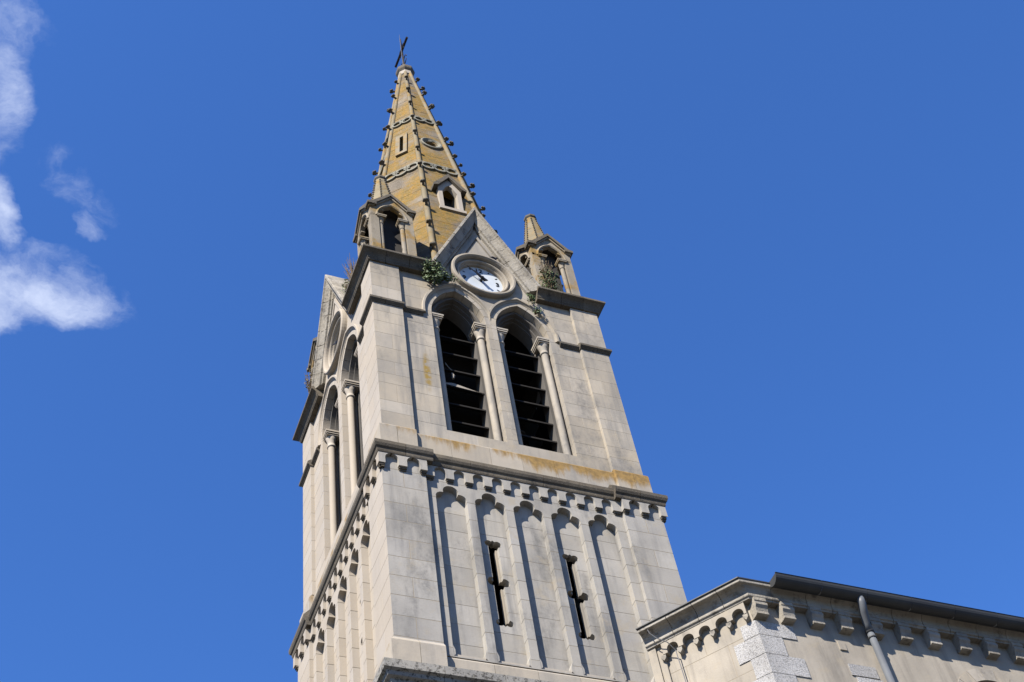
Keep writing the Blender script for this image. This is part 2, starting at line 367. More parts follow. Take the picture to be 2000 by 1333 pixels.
# heights
ZB0, ZB1 = 16.66, 16.83                       # bottom course
ZM = 22.58; ZS = 28.04; ZC = 29.80            # mid cornice, arch springing, top cornice
PL, WL, NL = 3.10, 3.01, 2.86                 # lower stage: pier, wall and niche stand-off
PB, WB = 3.00, 2.91                           # belfry: pier, wall
LC = [16.68] + [17.63+.479*k for k in range(0, 11)]           # lower courses
BC = [23.40, 23.85, 24.22, 24.81, 25.15, 25.60, 26.08, 26.61, 27.05, 27.45, 27.90, 28.46, 28.99, 29.52, 29.95, 30.40, 30.85, 31.30, 31.75, 32.5]

# ---- shaft under the lower stage
mb = MB(); mb.box((-3.06, -3.06, -.3), (3.06, 3.06, 16.62)); shaft = mb.build('tower_shaft', M_MORT, T)
ashlar('shaft_stone', [(-3.1, 9.6), (3.1, 9.6), (3.1, 16.42), (-3.1, 16.42)], [9.6+.487*k for k in range(15)], lambda i: [-3.1+.45*(i % 2)+.89*k for k in range(1, 8)], 3.1, 3.0, M_ASHG, shaft, mitre=3.1)
# ---- lower stage core
def slit(cx, w):
    """right half outline of the cross slot, from bottom to top, around u = cx"""
    P = [(cx, 18.46)]
    aj = lambda c, r: math.acos(max(-1, min(1, (w-c)/r)))          # where a lobe runs into the slot's side
    P += arc(cx+.095, 18.55, .08, -pi*.75, aj(.095, .08), 9)
    P += arc(cx+.125, 19.57, .105, -aj(.125, .105), aj(.125, .105), 10)
    P += arc(cx+.095, 20.58, .08, -aj(.095, .08), pi*.75, 9)
    P += [(cx, 20.67)]
    return P
NX = [-1.652, -.826, 0, .826, 1.652]
def slit_side(cx, side, w=.07): return [(cx+side*x, z) for x, z in slit(0, w)]
for (a, b, sa, sb) in ((-2.95, -.826, None, -.826), (-.826, .826, -.826, .826), (.826, 2.95, .826, None)):
    P = [(a, 16.7), (b, 16.7)]
    if sb is not None: P += slit_side(sb, -1)
    P += [(b, 22.6), (a, 22.6)]
    if sa is not None: P += slit_side(sa, 1)[::-1]
    o = prism('lower_core', clean(P), 2.775, 2.68, M_ASH, T); CORES.append(o)
    if a == -.826: LCORE = o
mb = MB()
for sx in (-1, 1):
    for sy in (-1, 1):
        mb = MB(); x0, x1 = sorted((sx*2.20, sx*3.06)); y0, y1 = sorted((sy*2.20, sy*3.06)); mb.box((x0, y0, 16.7), (x1, y1, 22.6))
        LP = mb.build('corner_pier', M_MORT, T)
for s in (-1, 1):
    P = [(s*2.18, 17.52), (s*3.10, 17.52), (s*3.10, 22.32), (s*2.18, 22.32)]
    ashlar('pier_stone', P, LC, lambda i, s=s: ([s*2.66] if i % 2 else []), PL, PL-.14, M_ASHG, LP, mitre=PL)
def trefoil_half(cx, s):
    """outline of one side of a niche, from the sill up to its head on the centre line"""
    P = [(.325, 17.45), (.325, 21.51)]
    P += [(.19+.137*cos(t), 21.51+.137*sin(t)) for t in [pi*.06*k for k in range(1, 9)]]
    P += [(.155, 21.645)]
    P += [(.165*cos(t), 21.69+.165*sin(t)) for t in [-.2+(pi/2+.2)*k/7 for k in range(0, 8)]]
    P[-1] = (0, 21.855)
    return [(cx+s*x, z) for x, z in P]
edges = [-2.18] + NX + [2.18]
for k in range(6):
    a, b = edges[k], edges[k+1]
    P = [(a, 17.42), (b, 17.42)]
    if k < 5: P += [(b, 17.45)] + trefoil_half(b, -1)
    P += [(b, 22.32), (a, 22.32)]
    if k > 0: P += trefoil_half(a, 1)[::-1] + [(a, 17.45)]
    ashlar('wall_stone', clean(P), LC[1:]+[22.42] if False else LC, lambda i: [], WL, 2.78, M_ASHG, LCORE)
for k, cx in enumerate(NX):
    rect = [(cx-.36, 17.44), (cx+.36, 17.44), (cx+.36, 21.95), (cx-.36, 21.95)]
    cz = [c-.17 for c in LC[1:]]
    cz = [17.44] + [17.87+.479*j for j in range(0, 8)] + [21.95]
    if k in (1, 3):
        for s in (-1, 1):
            P = [(cx, 18.30), (cx+s*.36, 18.30), (cx+s*.36, 20.80), (cx, 20.80)] + slit_side(cx, s, .108)[::-1]
            ashlar('panel_stone', clean(P if s > 0 else P[::-1]), [18.30] + [c for c in cz if 18.4 < c < 20.7] + [20.80], lambda i: [], NL, 2.72, M_ASHG, LCORE, gap=.004)
        for a, b in ((17.44, 18.30), (20.80, 21.95)):
            ashlar('panel_stone', [(cx-.36, a), (cx+.36, a), (cx+.36, b), (cx-.36, b)], [a] + [c for c in cz if a+.15 < c < b-.15] + [b], lambda i: [], NL, 2.72, M_ASHG, LCORE, gap=.004)
    else:
        ashlar('panel_stone', rect, cz, lambda i: [], NL, 2.72, M_ASHG, LCORE, gap=.004)
    mb = MB(); mb.box((cx-.318, -2.972, 17.45), (cx+.318, -2.80, 17.525)); FRONT.append(mb.build('niche_sill', M_ASHL, T))
    for s in (-1, 1):                                    # chamfer stops at the foot of the niche
        P = [(cx+s*.328, 17.45), (cx+s*.285, 17.50), (cx+s*.285, 17.60), (cx+s*.328, 17.72)]
        FRONT.append(prism('chamfer_stop', P, WL-.004, 2.80, M_ASHG, T))
# ---- lower plinth + bottom course
pp = [(2.75, 16.7), (3.17, 16.7), (3.17, 17.49), (3.155, 17.52), (3.10, 17.60), (2.75, 17.60)]
pm = [(2.70, 16.7), (3.03, 16.7), (3.03, 17.36), (2.99, 17.42), (2.70, 17.42)]
def corner_run(name, prof, u_in, cuts, mats, lst, gap=.005):
    """an L of blocks round the near corner: cuts are plan distances where joints fall"""
    c0 = cuts[0]
    lst.append(sweep(name, prof, [SU(-c0), CR, SV(-c0)], mats, T))
    for a, b in zip(cuts, cuts[1:]+[u_in]):
        if a - b < .05: continue
        lst.append(sweep(name, prof, [SU(-b), SU(-a+2*gap)], mats, T)); lst.append(sweep(name, prof, [SV(-b), SV(-a+2*gap)], mats, T))
RING4 = []           # corner groups, copied to all four corners
corner_run('plinth_stone', pp, 2.18, [2.66], M_ASHP, RING4)
js = [-2.18, -1.24, -.41, .41, 1.24, 2.18]
for a, b in zip(js[:-1], js[1:]): FRONT.append(sweep('plinth_stone', pm, [SU(a+.004), SU(b-.004)], M_ASHP, T))
pc = [(2.7, 16.36), (3.17, 16.36), (3.19, 16.42), (3.25, 16.44), (3.265, 16.53), (3.33, 16.56), (3.35, 16.63), (3.41, ZB0), (3.41, ZB1), (3.16, 16.99), (2.7, 16.99)]
corner_run('string_course_stone', pc, 0.0, [2.35, 1.25], M_COURSE, RING4)
# ---- Lombard band and corbels under the mid cornice
def lombard(name, x0, x1, cs, r, d0, d1, zb, zs, zt, mats, parent, mitre=None, fmap=front):
    P = [(x0, zb)]
    for c in cs:
        c += random.uniform(-.008, .008); zb2 = zb
        P += [(c-r, zb), (c-r, zs)] + arc(c, zs, r, pi, 0, 10)[1:-1] + [(c+r, zs), (c+r, zb)]
    P += [(x1, zb), (x1, zt), (x0, zt)]
    return prism(name, P, d0, d1, mats, parent, fmap, mitre)
DL, DM = 3.185, 3.08
for s in (-1, 1):
    FRONT.append(lombard('corbel_table', *sorted((s*2.165, s*DL)), sorted([s*2.905, s*2.445]), .138, DL, DL-.12, 22.0, 22.165, 22.34, M_ASHG, T, mitre=DL))
    for a, b in ((3.045, 3.165), (2.592, 2.758), (2.18, 2.30)):
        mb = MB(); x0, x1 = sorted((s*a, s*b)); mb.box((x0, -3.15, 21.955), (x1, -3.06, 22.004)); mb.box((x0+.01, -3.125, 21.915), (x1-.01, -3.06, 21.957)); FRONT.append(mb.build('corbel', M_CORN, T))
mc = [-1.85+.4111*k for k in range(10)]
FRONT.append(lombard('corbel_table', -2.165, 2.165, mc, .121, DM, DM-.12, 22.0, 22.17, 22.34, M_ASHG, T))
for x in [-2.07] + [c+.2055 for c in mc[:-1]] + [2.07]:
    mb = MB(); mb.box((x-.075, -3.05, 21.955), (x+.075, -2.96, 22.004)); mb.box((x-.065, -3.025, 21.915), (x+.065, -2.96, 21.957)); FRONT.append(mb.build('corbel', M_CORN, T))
# ---- mid cornice
def shift(P, dd): return [(d-dd if d > 2.75 else d, z) for d, z in P]
mcp = [(2.5, 22.30), (3.195, 22.30), (3.205, 22.33), (3.215, 22.40), (3.245, 22.43), (3.268, 22.49), (3.268, ZM), (3.08, 22.80), (2.5, 22.80)]
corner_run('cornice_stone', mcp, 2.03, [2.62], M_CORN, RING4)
js = [-2.03, -1.2, -.4, .42, 1.25, 2.03]
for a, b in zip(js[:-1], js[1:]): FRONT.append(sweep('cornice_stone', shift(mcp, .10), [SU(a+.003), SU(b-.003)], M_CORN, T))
# ---- belfry plinth
bp_ = [(2.6, 22.7), (3.07, 22.7), (3.07, 23.33), (3.05, 23.37), (3.0, 23.43), (2.6, 23.43)]
corner_run('plinth_stone', bp_, 2.27, [2.70], M_ASHL, RING4)
js = [-2.27, -1.5, -.62, .1, .85, 1.6, 2.27]
for a, b in zip(js[:-1], js[1:]): FRONT.append(sweep('plinth_stone', shift(bp_, .09), [SU(a+.003), SU(b-.003)], M_ASHL, T))
# ---- belfry piers
mb = MB()
for sx in (-1, 1):
    for sy in (-1, 1):
        mb = MB(); x0, x1 = sorted((sx*2.29, sx*2.96)); y0, y1 = sorted((sy*2.29, sy*2.96)); mb.box((x0, y0, 22.7), (x1, y1, 29.6))
        BP = mb.build('corner_pier', M_MORT, T)
for s in (-1, 1):
    ashlar('pier_stone', [(s*2.27, 23.40), (s*3.0, 23.40), (s*3.0, 29.52), (s*2.27, 29.52)], BC[:14], lambda i, s=s: ([s*2.6] if i in (2, 4, 6, 9, 11, 12) else []), PB, PB-.14, M_ASH, BP, mitre=PB, gap=.0035)
# ---- belfry walls with the paired lancets
CX, W0, RR = .82, .69, 1.222; CO = RR-W0       # window centre, half width, arc radius, arc-centre offset
RV = RR+.12
def arch_pts(cx, R, side, n=14, top=True):
    """one side of a pointed arch (side -1 = left) from springing to apex"""
    c = cx - side*CO; a1 = math.acos(CO/R)
    return [(c+side*R*cos(a1*i/n), ZS+R*sin(a1*i/n)) for i in range(n+1)]
ZW0 = 23.74
gl = lambda u: 29.5+(1.30-abs(u))*(2.9/1.30)
CKZ, CKR = 30.05, .62
inner = [(0, 23.42), (CX, 23.42), (CX, ZW0), (CX-W0, ZW0), (CX-W0, ZS)] + arch_pts(CX, RV, -1) + [(CX, gl(CX)), (0, 32.4), (0, CKZ+CKR)] + arc(0, CKZ, CKR, pi/2, -pi/2, 20)[1:]
outer = [(CX, 23.42), (2.27, 23.42), (2.27, 29.52), (1.29, 29.52), (CX, gl(CX))] + arch_pts(CX, RV, 1)[::-1] + [(CX+W0, ZS), (CX+W0, ZW0), (CX, ZW0)]
# core behind: inner order with narrower opening, thick wall
W1 = .52; R1 = W1+CO
ci = [(0, 23.3), (CX, 23.3), (CX, 24.03), (CX-W1, 24.03)] + arch_pts(CX, R1, -1) + [(CX, 29.7), (0, 29.7)]
co_ = [(CX, 23.3), (2.6, 23.3), (2.6, 29.7), (CX, 29.7)] + arch_pts(CX, R1, 1)[::-1] + [(CX+W1, 24.03), (CX, 24.03)]
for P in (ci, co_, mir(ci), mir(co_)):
    o = prism('belfry_core', clean(P), 2.52, 2.2, M_SHADE_STONE, T); CORES.append(o)
BCORE = CORES[-1]
for k, (P, nm) in enumerate(((inner, 1), (outer, 2), (mir(inner), -1), (mir(outer), -2))):
    s = 1 if nm > 0 else -1
    if abs(nm) == 1: jf = lambda i, s=s: ([s*.42] if i >= 14 and i % 2 else [])
    else: jf = lambda i, s=s: ([s*(1.86 if i % 2 else 1.78)] if i in (1, 3, 6, 8) else ([s*1.55, s*1.95] if i == 12 else ([s*1.75] if i == 11 else [])))
    ashlar('wall_stone', clean(P), BC, jf, WB, 2.50, M_ASH, BCORE, gap=.003)
# ---- voussoirs, archivolt, hood mould
for cx in (-CX, CX):
    for side in (-1, 1):
        c = cx-side*CO
        def ring(r0, r1, a0, a1, n=6):
            return [(c+side*r0*cos(a0+(a1-a0)*i/n), ZS+r0*sin(a0+(a1-a0)*i/n)) for i in range(n+1)] + [(c+side*r1*cos(a1+(a0-a1)*i/n), ZS+r1*sin(a1+(a0-a1)*i/n)) for i in range(n+1)]
        amid = math.acos(CO/((RR+RV)/2))
        for k in range(5):
            a0, a1 = amid*k/5+.004, amid*(k+1)/5-.004
            P = ring(RR, RV-.004, a0, a1)
            if k == 4:     # trim on the window axis
                P = clip(P, *((cx-.7, cx-.003) if side < 0 else (cx+.003, cx+.7)), ZS, 40)
                P = clip(ring(RR, RV-.004, a0, a1+.25), *((cx-.7, cx-.003) if side < 0 else (cx+.003, cx+.7)), ZS, 40)
            FRONT.append(prism('voussoir', P, WB+random.uniform(-.002, .002), 2.50, M_ASH, T))
        # archivolt: inner order standing on the capitals
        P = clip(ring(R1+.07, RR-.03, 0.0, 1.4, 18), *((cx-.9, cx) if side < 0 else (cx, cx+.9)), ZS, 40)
        FRONT.append(prism('archivolt', P, 2.74, 2.50, M_SHADE_STONE, T))
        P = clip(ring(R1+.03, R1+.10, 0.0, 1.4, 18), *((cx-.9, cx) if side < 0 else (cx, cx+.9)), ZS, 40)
        FRONT.append(prism('archivolt_roll', P, 2.62, 2.50, M_SHADE_STONE, T))
        # hood mould: swept roll, stopping where the two hoods meet on the tower's axis
        prof = [(RR+.135, 2.88), (RR+.14, 2.92), (RR+.165, 2.935), (RR+.185, 2.975), (RR+.235, 2.975), (RR+.245, 2.95), (RR+.245, 2.88)]
        v = []; f = []; n = len(prof); m = 20
        for i in range(m+1):
            for (R, d) in prof:
                amax = math.acos(CO/R); amin = -.09 if side*cx > 0 else math.acos(min(1, (abs(cx)+CO-.004)/R)) if R > abs(cx)+CO-.004 else 0.0
                t = amin+(amax-amin)*i/m; v.append((c+side*R*cos(t), -d, ZS+R*sin(t)))
        for i in range(m):
            for k in range(n): f.append((i*n+k, i*n+(k+1) % n, (i+1)*n+(k+1) % n, (i+1)*n+k))
        f.append(tuple(range(n))); f.append(tuple(m*n+k for k in range(n)))
        FRONT.append(mesh('hood_mould', v, f, M_CORN if False else M_ASH, T))
# ---- belfry string course
spf = [(2.7, 27.76), (3.02, 27.76), (3.035, 27.79), (3.06, 27.81), (3.085, 27.84), (3.085, 27.91), (3.0, 27.985), (2.7, 27.985)]
corner_run('string_course_stone', spf, 2.245, [2.70], M_CORN, RING4)
for s in (-1, 1):
    a, b = sorted((s*1.745, s*2.245)); FRONT.append(sweep('string_course_stone', shift(spf, .09), [SU(a), SU(b)], M_CORN, T))
# ---- columns
def column(x, d, name='column'):
    mb = MB(); mb.lathe([(.088, 23.84), (.088, 27.57)], (x, -d), 18, close=False); o = mb.build(name, M_ASH, T, True)
    mb = MB(); mb.lathe([(.088, 27.54), (.108, 27.55), (.113, 27.575), (.108, 27.60), (.092, 27.61), (.097, 27.68), (.112, 27.78), (.145, 27.88), (.14, 27.90)], (x, -d), 18)
    c = mb.build('capital', M_ASH, o, True)
    mb = MB()
    for q, (hw, z0, z1) in enumerate(((.150, 27.885, 27.912), (.135, 27.912, 27.930), (.172, 27.930, 27.962), (.152, 27.962, 27.982), (.19, 27.982, 28.038))):
        mb.box((x-hw if x else 0, -d-min(hw, .185), z0), (x+hw, -2.46, z1))
    c2 = mb.build('abacus', M_ASH, o)
    mb = MB(); mb.lathe([(.13, 23.735), (.145, 23.76), (.145, 23.79), (.125, 23.81), (.12, 23.825), (.105, 23.845)], (x, -d), 18); b = mb.build('base', M_ASH, o, True)
    mb = MB(); mb.box((x-.15, -d-.155, 23.55), (x+.15, -2.45, 23.738)); b2 = mb.build('base_block', M_ASH, o)
    return [o, c, c2, b, b2]
COLS = []
for cx in (-CX, CX):
    for s in (-1, 1): COLS.append(column(cx+s*(W0-.115), 2.715))
# ---- louvres
LOUV = []
for cx in (-CX, CX):
    for k, z in enumerate((27.70, 27.07, 26.44, 25.83, 25.20, 24.59, 24.0)):
        broken = cx < 0 and k == 3
        P = [(2.50, z), (2.50, z+.045), (2.10, z+.50), (2.08, z+.47)]
        v = [(cx-0.53, -d, zz) for d, zz in P] + [(cx+0.53, -d, zz) for d, zz in P]
        if broken: v = [(cx-0.53, -d, zz+.02) for d, zz in P] + [(cx+0.53, -d-.03, zz-.07) for d, zz in P]
        o = mesh('louvre_board', v, [(0, 1, 2, 3), (4, 7, 6, 5), (0, 4, 5, 1), (1, 5, 6, 2), (2, 6, 7, 3), (3, 7, 4, 0)], M_WOOD, T); FRONT.append(o); LOUV.append(o)
# loose pale board wedged on the fourth louvre of the left-hand front lancet
mb = MB(); mb.add([(-1.26, -2.52, 25.87), (-.36, -2.54, 25.78), (-.37, -2.515, 25.81), (-1.0, -2.48, 26.01), (-1.26, -2.495, 25.95)], [(0, 1, 2, 3, 4)])
mb.add([(-1.26, -2.505, 25.87), (-.36, -2.525, 25.78), (-.37, -2.50, 25.81), (-1.0, -2.465, 26.01), (-1.26, -2.48, 25.95)], [(4, 3, 2, 1, 0)])
mb.build('loose_board', M_WOODP, T)
mb = MB(); mb.tube([(-1.16, -2.53, 26.64), (-1.10, -2.54, 26.48), (-1.02, -2.53, 26.41)], .012, 6); mb.tube([(-1.03, -2.53, 26.30), (-1.0, -2.54, 26.20), (-1.02, -2.54, 26.10)], [.02, .035, .03], 7); mb.build('hanging_splinter', M_WOODP, T)
# ---- interior: dark floor and ceiling close the bell chamber
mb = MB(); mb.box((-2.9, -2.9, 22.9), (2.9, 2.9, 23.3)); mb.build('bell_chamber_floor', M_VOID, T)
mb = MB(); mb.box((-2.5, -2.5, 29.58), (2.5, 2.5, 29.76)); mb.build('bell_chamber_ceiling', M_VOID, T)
mb = MB(); mb.box((-1.1, -1.1, 23.3), (1.1, 1.1, 29.5)); mb.build('bell_chamber_dark_box', M_VOID, T)
mb = MB(); mb.box((-1.4, -1.4, 16.9), (1.4, 1.4, 22.5)); mb.build('slit_dark_box', M_VOID, T)  # added black box behind the slits, keeps them dark
# ---- top cornice, interrupted by the gables
tcp = [(2.5, 29.47), (3.035, 29.47), (3.05, 29.485), (3.05, 29.52), (3.065, 29.54), (3.085, 29.60), (3.12, 29.66), (3.17, 29.705), (3.215, 29.73), (3.22, 29.74), (3.22, ZC), (3.19, ZC+.02), (2.5, 30.02)]
corner_run('cornice_stone', tcp, 1.36, [2.62, 2.02], M_CORN, RING4)
# ---- gable: prism behind, coping stones on the rakes
CORES.append(prism('gable_roof', [(-1.46, 29.6), (1.46, 29.6), (0, 32.92)], 2.72, 0.4, M_SLOPE, T))
gd = Vector((-1.48, 3.24)).normalized(); gn = Vector((-gd.y, gd.x))            # up the right rake / inward
gn = Vector((-gd.y, gd.x)) if (-gd.y) < 0 else Vector((gd.y, -gd.x))
cprof = [(0, 2.55), (0, 3.17), (.012, 3.20), (.07, 3.20), (.085, 3.16), (.13, 3.115), (.19, 3.075), (.25, 3.05), (.27, 3.05), (.275, 3.00), (.33, 2.985), (.335, 2.55)]
GL = 3.562
def rake(t0, t1, first, last, s):
    v = []; f = []; n = len(cprof)
    for end in (0, 1):
        for nn, d in cprof:
            t = (t0, t1)[end]
            if end == 0 and first: t = -.06 + .4568*nn
            if end == 1 and last: t = (1.48-abs(gn.x)*nn)/abs(gd.x)
            wob = random.uniform(-.012, .012) if not ((end == 0 and first) or (end == 1 and last)) else 0
            u = 1.48+gd.x*(t+wob)+gn.x*nn; z = ZC+gd.y*(t+wob)+gn.y*nn
            v.append((s*max(u, 0), -d, z))
    for k in range(n): f.append((k, (k+1) % n, n+(k+1) % n, n+k))
    f.append(tuple(range(n))[::-1]); f.append(tuple(range(n, 2*n)))
    return mesh('coping_stone', v, f, M_COPE, T)
for s in (-1, 1):
    cuts = [0, .42, .86, 1.27, 1.72, 2.18, 2.62, 3.05, GL]
    for k in range(8): FRONT.append(rake(cuts[k]+.006, cuts[k+1]-.006, k == 0, k == 7, s))
# raised panel in the tympanum
tp = [(0, 31.98), (-.52, 30.84), (-.44, 30.84), (0, 31.80), (.44, 30.84), (.52, 30.84)]
FRONT.append(prism('tympanum_moulding', tp, WB+.055, WB-.02, M_ASH, T))
tp = [(0, 31.70), (-.40, 30.86), (.40, 30.86)]
FRONT.append(prism('tympanum_panel', tp, WB+.03, WB-.02, M_ASH, T))
# ---- clock (front face; copied round to the left face)
CLOCK = []
def clock():
    mb = MB(); mb.lathe([(.0001, 2.80), (.60, 2.80)], (0, CKZ), 48, 'y', close=False); dial = mb.build('clock_dial', M_DIAL, T)
    dial['label'] = 'white round clock dial with black numerals'
    parts = [dial]
    mb = MB(); mb.lathe([(.585, 2.79), (.585, 2.86), (.60, 2.885), (.625, 2.89), (.635, 2.94), (.655, 2.965), (.68, 2.965), (.692, 2.94), (.695, 2.88), (.735, 2.87), (.745, 2.95), (.765, 3.02), (.795, 3.06), (.84, 3.06), (.865, 3.035), (.872, 2.98), (.872, 2.88)], (0, CKZ), 56, 'y', close=False)
    parts.append(mb.build('clock_surround', M_ASH, dial, False))
    for h in range(12):
        a = pi/2 - h*pi/6
        if h % 3 == 0:
            cu = bpy.data.curves.new('numeral', 'FONT'); cu.body = {0: '12', 3: '3', 6: '6', 9: '9'}[h]; cu.size = .215; cu.align_x = 'CENTER'; cu.align_y = 'CENTER'; cu.extrude = .004; cu.offset = .004
            tmp = bpy.data.objects.new('tmp', cu); COL.objects.link(tmp)
            dg = bpy.context.evaluated_depsgraph_get(); me = bpy.data.meshes.new_from_object(tmp.evaluated_get(dg)); bpy.data.objects.remove(tmp)
            xs = [v.co.x for v in me.vertices]; ys = [v.co.y for v in me.vertices]; mx, my = (min(xs)+max(xs))/2, (min(ys)+max(ys))/2
            rr = .445
            for v in me.vertices: v.co = Vector((v.co.x-mx + rr*cos(a), -2.806-v.co.z, v.co.y-my + CKZ + rr*sin(a)))
            parts.append(link('numeral', me, M_INK, dial))
        else:
            mb = MB(); c, s_ = cos(a), sin(a); w, l0, l1 = .014, .47, .54
            q = [(l0, -w), (l1, -w), (l1, w), (l0, w)]
            P = [(x*c-y*s_, CKZ+x*s_+y*c) for x, y in q]; parts.append(prism('hour_mark', P, 2.808, 2.802, M_INK, dial))
    for nm, ang, P, d in (('minute_hand', -(52.4/60)*2*pi, [(-.038, -.16), (.038, -.16), (.028, .12), (.009, .53), (-.009, .53), (-.028, .12)], 2.93),
                          ('hour_hand', -(10.873/12)*2*pi, [(-.05, -.13), (.05, -.13), (.045, .17), (.012, .33), (-.012, .33), (-.045, .17)], 2.905)):
        Q = [(x*cos(ang)-(-0)*0 - y*sin(-ang)*-1 if False else x*cos(ang)-y*sin(ang)*(-1)*(-1), CKZ + x*sin(ang)+y*cos(ang)) for x, y in P]
        parts.append(prism(nm, Q, d, d-.012, M_INK, dial))
    mb = MB(); mb.lathe([(.035, 2.80), (.035, 2.945)], (0, CKZ), 12, 'y'); parts.append(mb.build('spindle', M_INK, dial))
    return parts
CLOCK = clock()

# ---- copies: left face (all), other faces (cores), four corners (rings)
bpy.context.view_layer.update()
def left_face_stone(o):           # left-face copies take the paler, less streaked limestone
    if o.type == 'MESH' and o.data.materials and o.data.materials[0] in (M_ASH, M_ASHG):
        o.material_slots[0].link = 'OBJECT'; o.material_slots[0].material = M_ASHW
for o in list(FRONT): left_face_stone(rot_copy(o, 1, o.parent))
for o in list(CORES):
    for q in (1, 2, 3): rot_copy(o, q, T)
for o in list(RING4):
    for q in (1, 2, 3): rot_copy(o, q, T)
for grp in COLS + [CLOCK]:
    for q in (1,):
        r = rot_copy(grp[0], q, T); left_face_stone(r)
        for c in grp[1:]:
            k = c.copy(); COL.objects.link(k); k.parent = r; left_face_stone(k)
# plain walls and boards close the two faces turned away from the square
for q in (2, 3):
    for o in LOUV: rot_copy(o, q, T)
    mb = MB(); mb.box((-2.27, -2.9, 22.7), (-1.5, -2.6, 29.6)); mb.box((1.5, -2.9, 22.7), (2.27, -2.6, 29.6)); mb.box((-.13, -2.9, 22.7), (.13, -2.6, 29.6)); mb.box((-2.27, -2.89, 29.3), (2.27, -2.6, 29.7)); mb.box((-2.27, -2.89, 22.7), (2.27, -2.6, 23.8))
    o = mb.build('rear_wall', M_ASH, T); o.rotation_euler.z = -pi/2*q
    mb = MB(); mb.box((-2.18, -2.99, 16.7), (2.18, -2.7, 22.6)); o = mb.build('rear_lower_wall', M_ASH, T); o.rotation_euler.z = -pi/2*q

# ================================================================== spire
ZA, KV = 48.3, 0.152; KA = KV*cos(pi/8)
def facet(ang):
    n = Vector((cos(ang), sin(ang))); t = Vector((-n.y, n.x))
    def fm(u, d, z):
        r = KA*(ZA-z)+d; return (n.x*r+t.x*u, n.y*r+t.y*u, z)
    return fm
def halfw(z): return KV*sin(pi/8)*(ZA-z)
SZ0, SZ1 = 29.75, 46.75
# hollow backing shell
v = []; f = []
for z in (SZ0, 47.0):
    for k in range(8):
        a = pi/8+k*pi/4; r = KV*(ZA-z)-.28; v.append((r*cos(a), r*sin(a), z))
f = [(k, (k+1) % 8, 8+(k+1) % 8, 8+k) for k in range(8)]
SPIRE = mesh('spire', v, f, M_VOID, T)
cour = [SZ0]; 
while cour[-1] < SZ1-.2: cour.append(cour[-1]+random.uniform(.33, .40))
cour[-1] = SZ1
for k in range(8):
    ang = -pi/2 + k*pi/4; fm = facet(ang); card = k % 2 == 0
    vis = k in (0, 6, 7)                       # front, left and the facet between them
    for s in (-1, 1):
        e = lambda z: s*halfw(z)
        P = [(0, SZ0), (e(SZ0), SZ0), (e(SZ1), SZ1), (0, SZ1)]
        if card:
            P += [(0, 40.15)] + [(s*x, z) for x, z in arc(0, 39.9, .19, pi/2, -pi/2, 10)] + [(0, 36.2), (s*.235, 36.1), (s*.235, 34.9), (0, 34.9)]
        else:
            P += [(0, 40.62), (s*.06, 40.62), (s*.06, 39.46), (0, 39.46)]
        P = clean(P)
        if s < 0: P = P[::-1]
        if vis:
            blocks = ashlar('spire_stone', P, cour, lambda i: [], 0.0, -.2, M_SPIRE, SPIRE, gap=.004, fmap=fm, keep=None, jit=.008, chamfer=0, depth=.006)
        else:
            prism('spire_facet', P, 0.0, -.2, M_SPIRE, SPIRE, fmap=fm)
# ribs with crockets
def crocket_mesh():
    mb = MB()
    mb.tube([(-.03, 0, 0), (.05, 0, -.01), (.11, 0, .0), (.14, 0, .03)], [.055, .045, .05, .05], 7)
    for dx, dy, dz, r in ((.145, 0, .035, .078), (.18, .05, .02, .05), (.18, -.05, .02, .05), (.12, .06, .05, .05), (.12, -.06, .05, .05), (.20, 0, -.01, .045), (.13, 0, .09, .048), (.17, 0, .07, .045)):
        pts = []; rs = []
        for i in range(5):
            t = -1+i*.5; pts.append((dx, dy, dz+t*r)); rs.append(max(.012, r*sqrt(max(0, 1-t*t*.95))))
        mb.tube(pts, rs, 7)
    me = bpy.data.meshes.new('crocket'); me.from_pydata(mb.v, [], mb.f); me.materials.append(M_CROC)
    for p in me.polygons: p.use_smooth = True
    return me
CM = crocket_mesh()
CZ = [45.82, 44.45, 43.10, 41.72, 40.32, 38.93, 37.55, 36.14, 34.67, 33.17, 31.74]
for k in range(8):
    a = -pi/2-pi/8 + k*pi/4; mb = MB(); n = 26; pts = []; rs = []
    for i in range(n+1):
        z = 29.8+(46.9-29.8)*i/n; r = KV*(ZA-z); pts.append((r*cos(a), r*sin(a), z)); rs.append(.092-.035*i/n + (.004 if i % 2 else 0))
    mb.tube(pts, rs, 10); rib = mb.build('rib', M_RIB, SPIRE, True)
    for z in CZ:
        r = KV*(ZA-z)+.07; c = bpy.data.objects.new('crocket', CM); COL.objects.link(c); c.parent = rib
        c.location = (r*cos(a), r*sin(a), z+random.uniform(-.03, .03)); c.rotation_euler = (random.uniform(-.15, .15), -.12+random.uniform(-.15, .15), a); c.scale = [random.uniform(.62, .92)]*3
